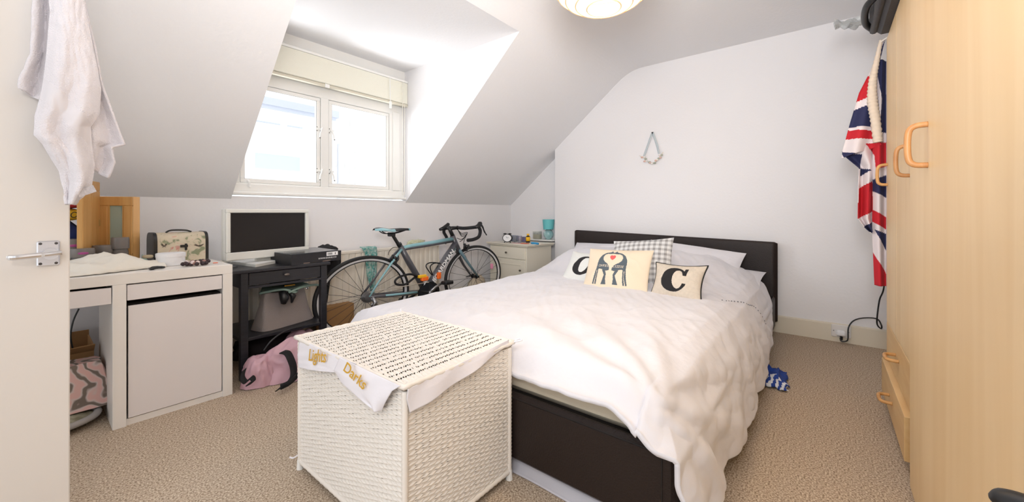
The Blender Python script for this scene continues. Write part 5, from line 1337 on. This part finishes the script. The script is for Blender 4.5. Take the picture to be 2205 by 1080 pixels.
build('hanging_cord', MB().tube([Vector((fx - .03, at(1897, 90, X=fx - .03).y, at(1897, 90, X=fx - .03).z)), Vector((3.06, -.27, 2.053)), Vector((3.0, -.30, 2.053))], .005, 6), m_white, fg, world=True)
slv = spline([at(x, y, X=fx - .03) for x, y in T([(226, 12), (208, 100), (192, 180), (190, 260), (202, 340), (214, 436)])], 22)
build('hoist_sleeve', MB().tube(slv, [(interp([(0, .008), (.3, .016), (.6, .024), (1, .022)], k / (len(slv) - 1)) * (1 + .09 * math.sin(k * 1.5))) for k in range(len(slv))], 10, sx=1.0), mat('cream_hoist', (226, 210, 192), .8), fg, world=True, smooth=True)

# socket, plug and lead
sk = at(1811, 712, X=HX - .022)
so = thing('wall_socket', 'white single wall socket on the skirting board', 'socket', (HX - .022, sk.y, sk.z))
build('face_plate', box((HX - .036, sk.y - .062, sk.z - .050), (HX - .022, sk.y + .062, sk.z + .050), .004), mat('white_socket', (232, 228, 224), .35), so, world=True)
build('screw', MB().ball((HX - .037, sk.y + .047, sk.z), .005, 8).ball((HX - .037, sk.y - .047, sk.z), .005, 8), m_steel, so, world=True)
pg = thing('mains_plug', 'white three pin plug in the wall socket', 'plug', (HX - .04, sk.y, sk.z))
build('plug_body', box((HX - .085, sk.y - .032, sk.z - .032), (HX - .036, sk.y + .036, sk.z + .012), .012), m_pap, pg, world=True)
build('strain_relief', MB().tube([(HX - .065, sk.y, sk.z - .03), (HX - .068, sk.y - .004, sk.z - .062)], [.012, .006], 8), m_black, pg, world=True)
lead = [at(1809, 727, X=4.11), at(1812, 734, X=4.10), at(1822, 734, X=4.10), at(1826, 728, X=4.12), at(1827, 705, X=4.15), at(1838, 690, X=4.16), at(1860, 684, X=4.16), at(1888, 686, X=4.15), at(1898, 700, X=4.12), at(1897, 707, X=4.12), at(1889, 698, X=4.12), at(1889, 680, X=4.1), at(1894, 645, X=4.1), at(1903, 620, X=4.08), at(1908, 560, X=4.05)]
lead = [Vector((p.x, p.y, max(p.z, .008))) for p in lead]
tag(build('mains_lead', MB().tube(spline(lead, 7), .005, 6), m_black, smooth=True), 'thin black lead looping from the plug up beside the wardrobe', 'cable')

# wall decoration
wl = at(1405, 286, X=HX - .01); 
wd_ = thing('hanging_garland', 'pale ribbon and shell garland hung on the headboard wall', 'wall decoration', (HX - .01, wl.y, wl.z))
build('nail', MB().tube([(HX, wl.y, wl.z), (HX - .03, wl.y, wl.z)], .003, 6), m_steel, wd_, world=True)
m_rib = mat('pale_blue_grey_ribbon', (196, 206, 210), .6)
ribbon('ribbon', [at(1405, 284, X=HX - .02), at(1396, 310, X=HX - .02), at(1386, 338, X=HX - .02)], .020, wd_, m_rib, .003, (0, 1, .3))
ribbon('ribbon', [at(1405, 284, X=HX - .02), at(1414, 310, X=HX - .02), at(1419, 330, X=HX - .02)], .020, wd_, m_rib, .003, (0, 1, -.3))
gl_ = spline([at(1377, 335, X=HX - .02), at(1386, 340, X=HX - .02), at(1393, 347, X=HX - .02), at(1405, 350, X=HX - .02), at(1416, 345, X=HX - .02), at(1422, 335, X=HX - .02), at(1428, 327, X=HX - .02)], 6)
build('shell_string', MB().tube(gl_, .004, 6), mat('string', (224, 216, 204), .8), wd_, world=True)
rb = random.Random(9)
msh = [mat('shell_white', (236, 230, 222), .5), mat('shell_pink', (222, 186, 172), .5), mat('shell_grey', (172, 176, 160), .5)]
for i in range(4, len(gl_) - 4, 2):
    p = gl_[i] + Vector((-.006, rb.uniform(-.012, .012), rb.uniform(-.012, .012)))
    build('shell', MB().ball(tuple(p), .013, 8, sc=(.6, 1.2, .8)), msh[i % 3], wd_, world=True, smooth=True)

# ------------------------------------------------------------------ paper lantern
LC = Vector((1.667, .80, 2.200)); LA, LB = .265, .210
ln = thing('paper_lantern', 'round white paper lantern shade hanging from the ceiling', 'ceiling lamp', (LC.x, LC.y, CZ))
def papm():
    m = bpy.data.materials.new('rice_paper'); m.use_nodes = True; N = m.node_tree.nodes; L = m.node_tree.links
    for n in list(N): N.remove(n)
    o = N.new('ShaderNodeOutputMaterial'); d = N.new('ShaderNodeBsdfDiffuse'); t = N.new('ShaderNodeBsdfTranslucent'); mx = N.new('ShaderNodeMixShader')
    d.inputs[0].default_value = lin((246, 230, 204)) + (1,); t.inputs[0].default_value = lin((255, 232, 192)) + (1,); mx.inputs[0].default_value = .5
    L.new(d.outputs[0], mx.inputs[1]); L.new(t.outputs[0], mx.inputs[2]); L.new(mx.outputs[0], o.inputs[0]); return m
prof = []
a0 = math.radians(17)
NR = 60
for k in range(NR + 1):
    a = lerp(a0, PI - a0, k / NR); rr = math.sin(a); zz = -math.cos(a)
    sc2 = 1 - .012 * abs(math.sin(PI * k / 5))
    prof.append((LA * rr * sc2, LB * zz * sc2))
mb = MB()
n = 48
for r, z in prof:
    for k in range(n): mb.v.append(LC + Vector((r * math.cos(2 * PI * k / n), r * math.sin(2 * PI * k / n), z)))
for i in range(NR):
    for k in range(n): mb.f.append((i * n + k, i * n + (k + 1) % n, (i + 1) * n + (k + 1) % n, (i + 1) * n + k)); mb.mi.append(0)
sh_ = build('paper_shade', mb, papm(), ln, world=True, smooth=True)
m_wire = mat('thin_bamboo_ring', (214, 182, 150), .7)
for k in range(0, NR + 1, 5):
    r, z = prof[k]
    build('rib_ring', MB().tube([LC + Vector((r * .995 * math.cos(j * PI / 24), r * .995 * math.sin(j * PI / 24), z)) for j in range(48)], .0032, 5, closed=True), m_wire, sh_, world=True)
build('flex', MB().tube([LC + Vector((0, 0, .06)), (LC.x, LC.y, CZ)], .004, 6), m_gloss, ln, world=True)
build('ceiling_rose', MB().lathe([(.05, 0), (.045, -.02), (.015, -.03), (0, -.03)], 24, (LC.x, LC.y, CZ)), m_gloss, ln, world=True, auto=40)
build('bulb', MB().ball(tuple(LC + Vector((0, 0, .01))), .035, 16).tube([LC + Vector((0, 0, .03)), LC + Vector((0, 0, .08))], .016, 10), mat('lit_bulb', (255, 244, 220), .4, emit=(255, 236, 200), estr=8), ln, world=True, smooth=True)
l = bpy.data.lights.new('bulb_light', 'POINT'); l.energy = 9; l.color = (1.0, .86, .62); l.shadow_soft_size = .04
lo = bpy.data.objects.new('bulb_light', l); C.objects.link(lo); lo.location = LC + Vector((0, 0, -.055))

# black armrest at the bottom right corner
ar = thing('chair_armrest', 'black padded arm of a chair in the bottom right corner', 'chair', (.52, -.19, 0))
aa = at(2146, 1072, Y=-.165); ab = at(2260, 1110, Y=-.20)
build('arm_pad', MB().tube(spline([aa + Vector((.0, 0, -.006)), lerp(aa, ab, .15) + Vector((0, 0, .002)), lerp(aa, ab, .6) + Vector((0, 0, .004)), ab], 6), [.003, .006, .008, .0095, .010, .011] + [.0115] * 13, 14, sx=1.2), m_black, ar, world=True, smooth=True)
build('arm_post', MB().tube([ab + Vector((0, 0, 0)), Vector((ab.x, ab.y, .0))], .009, 10), m_black, ar, world=True)

# shared groups of the countable repeats
for pre, g in (('wardrobe', 'beech wardrobes on the right wall'), ('letter_cushion', 'letter cushions on the bed'), ('sleeping_pillow', 'white pillows at the headboard'),
               ('shirt_reflection', 'solid blocks imitating mirrored clothes beside the mirror'), ('lidded_jar', 'grey lidded jars on the desk'), ('tumbler', 'glass tumblers on the bedside cabinet'),
               ('tissue_pack', 'packets at the back of the bedside cabinet')):
    for o_ in C.objects:
        if o_.parent is None and o_.name.split('.')[0] == pre: o_['group'] = g
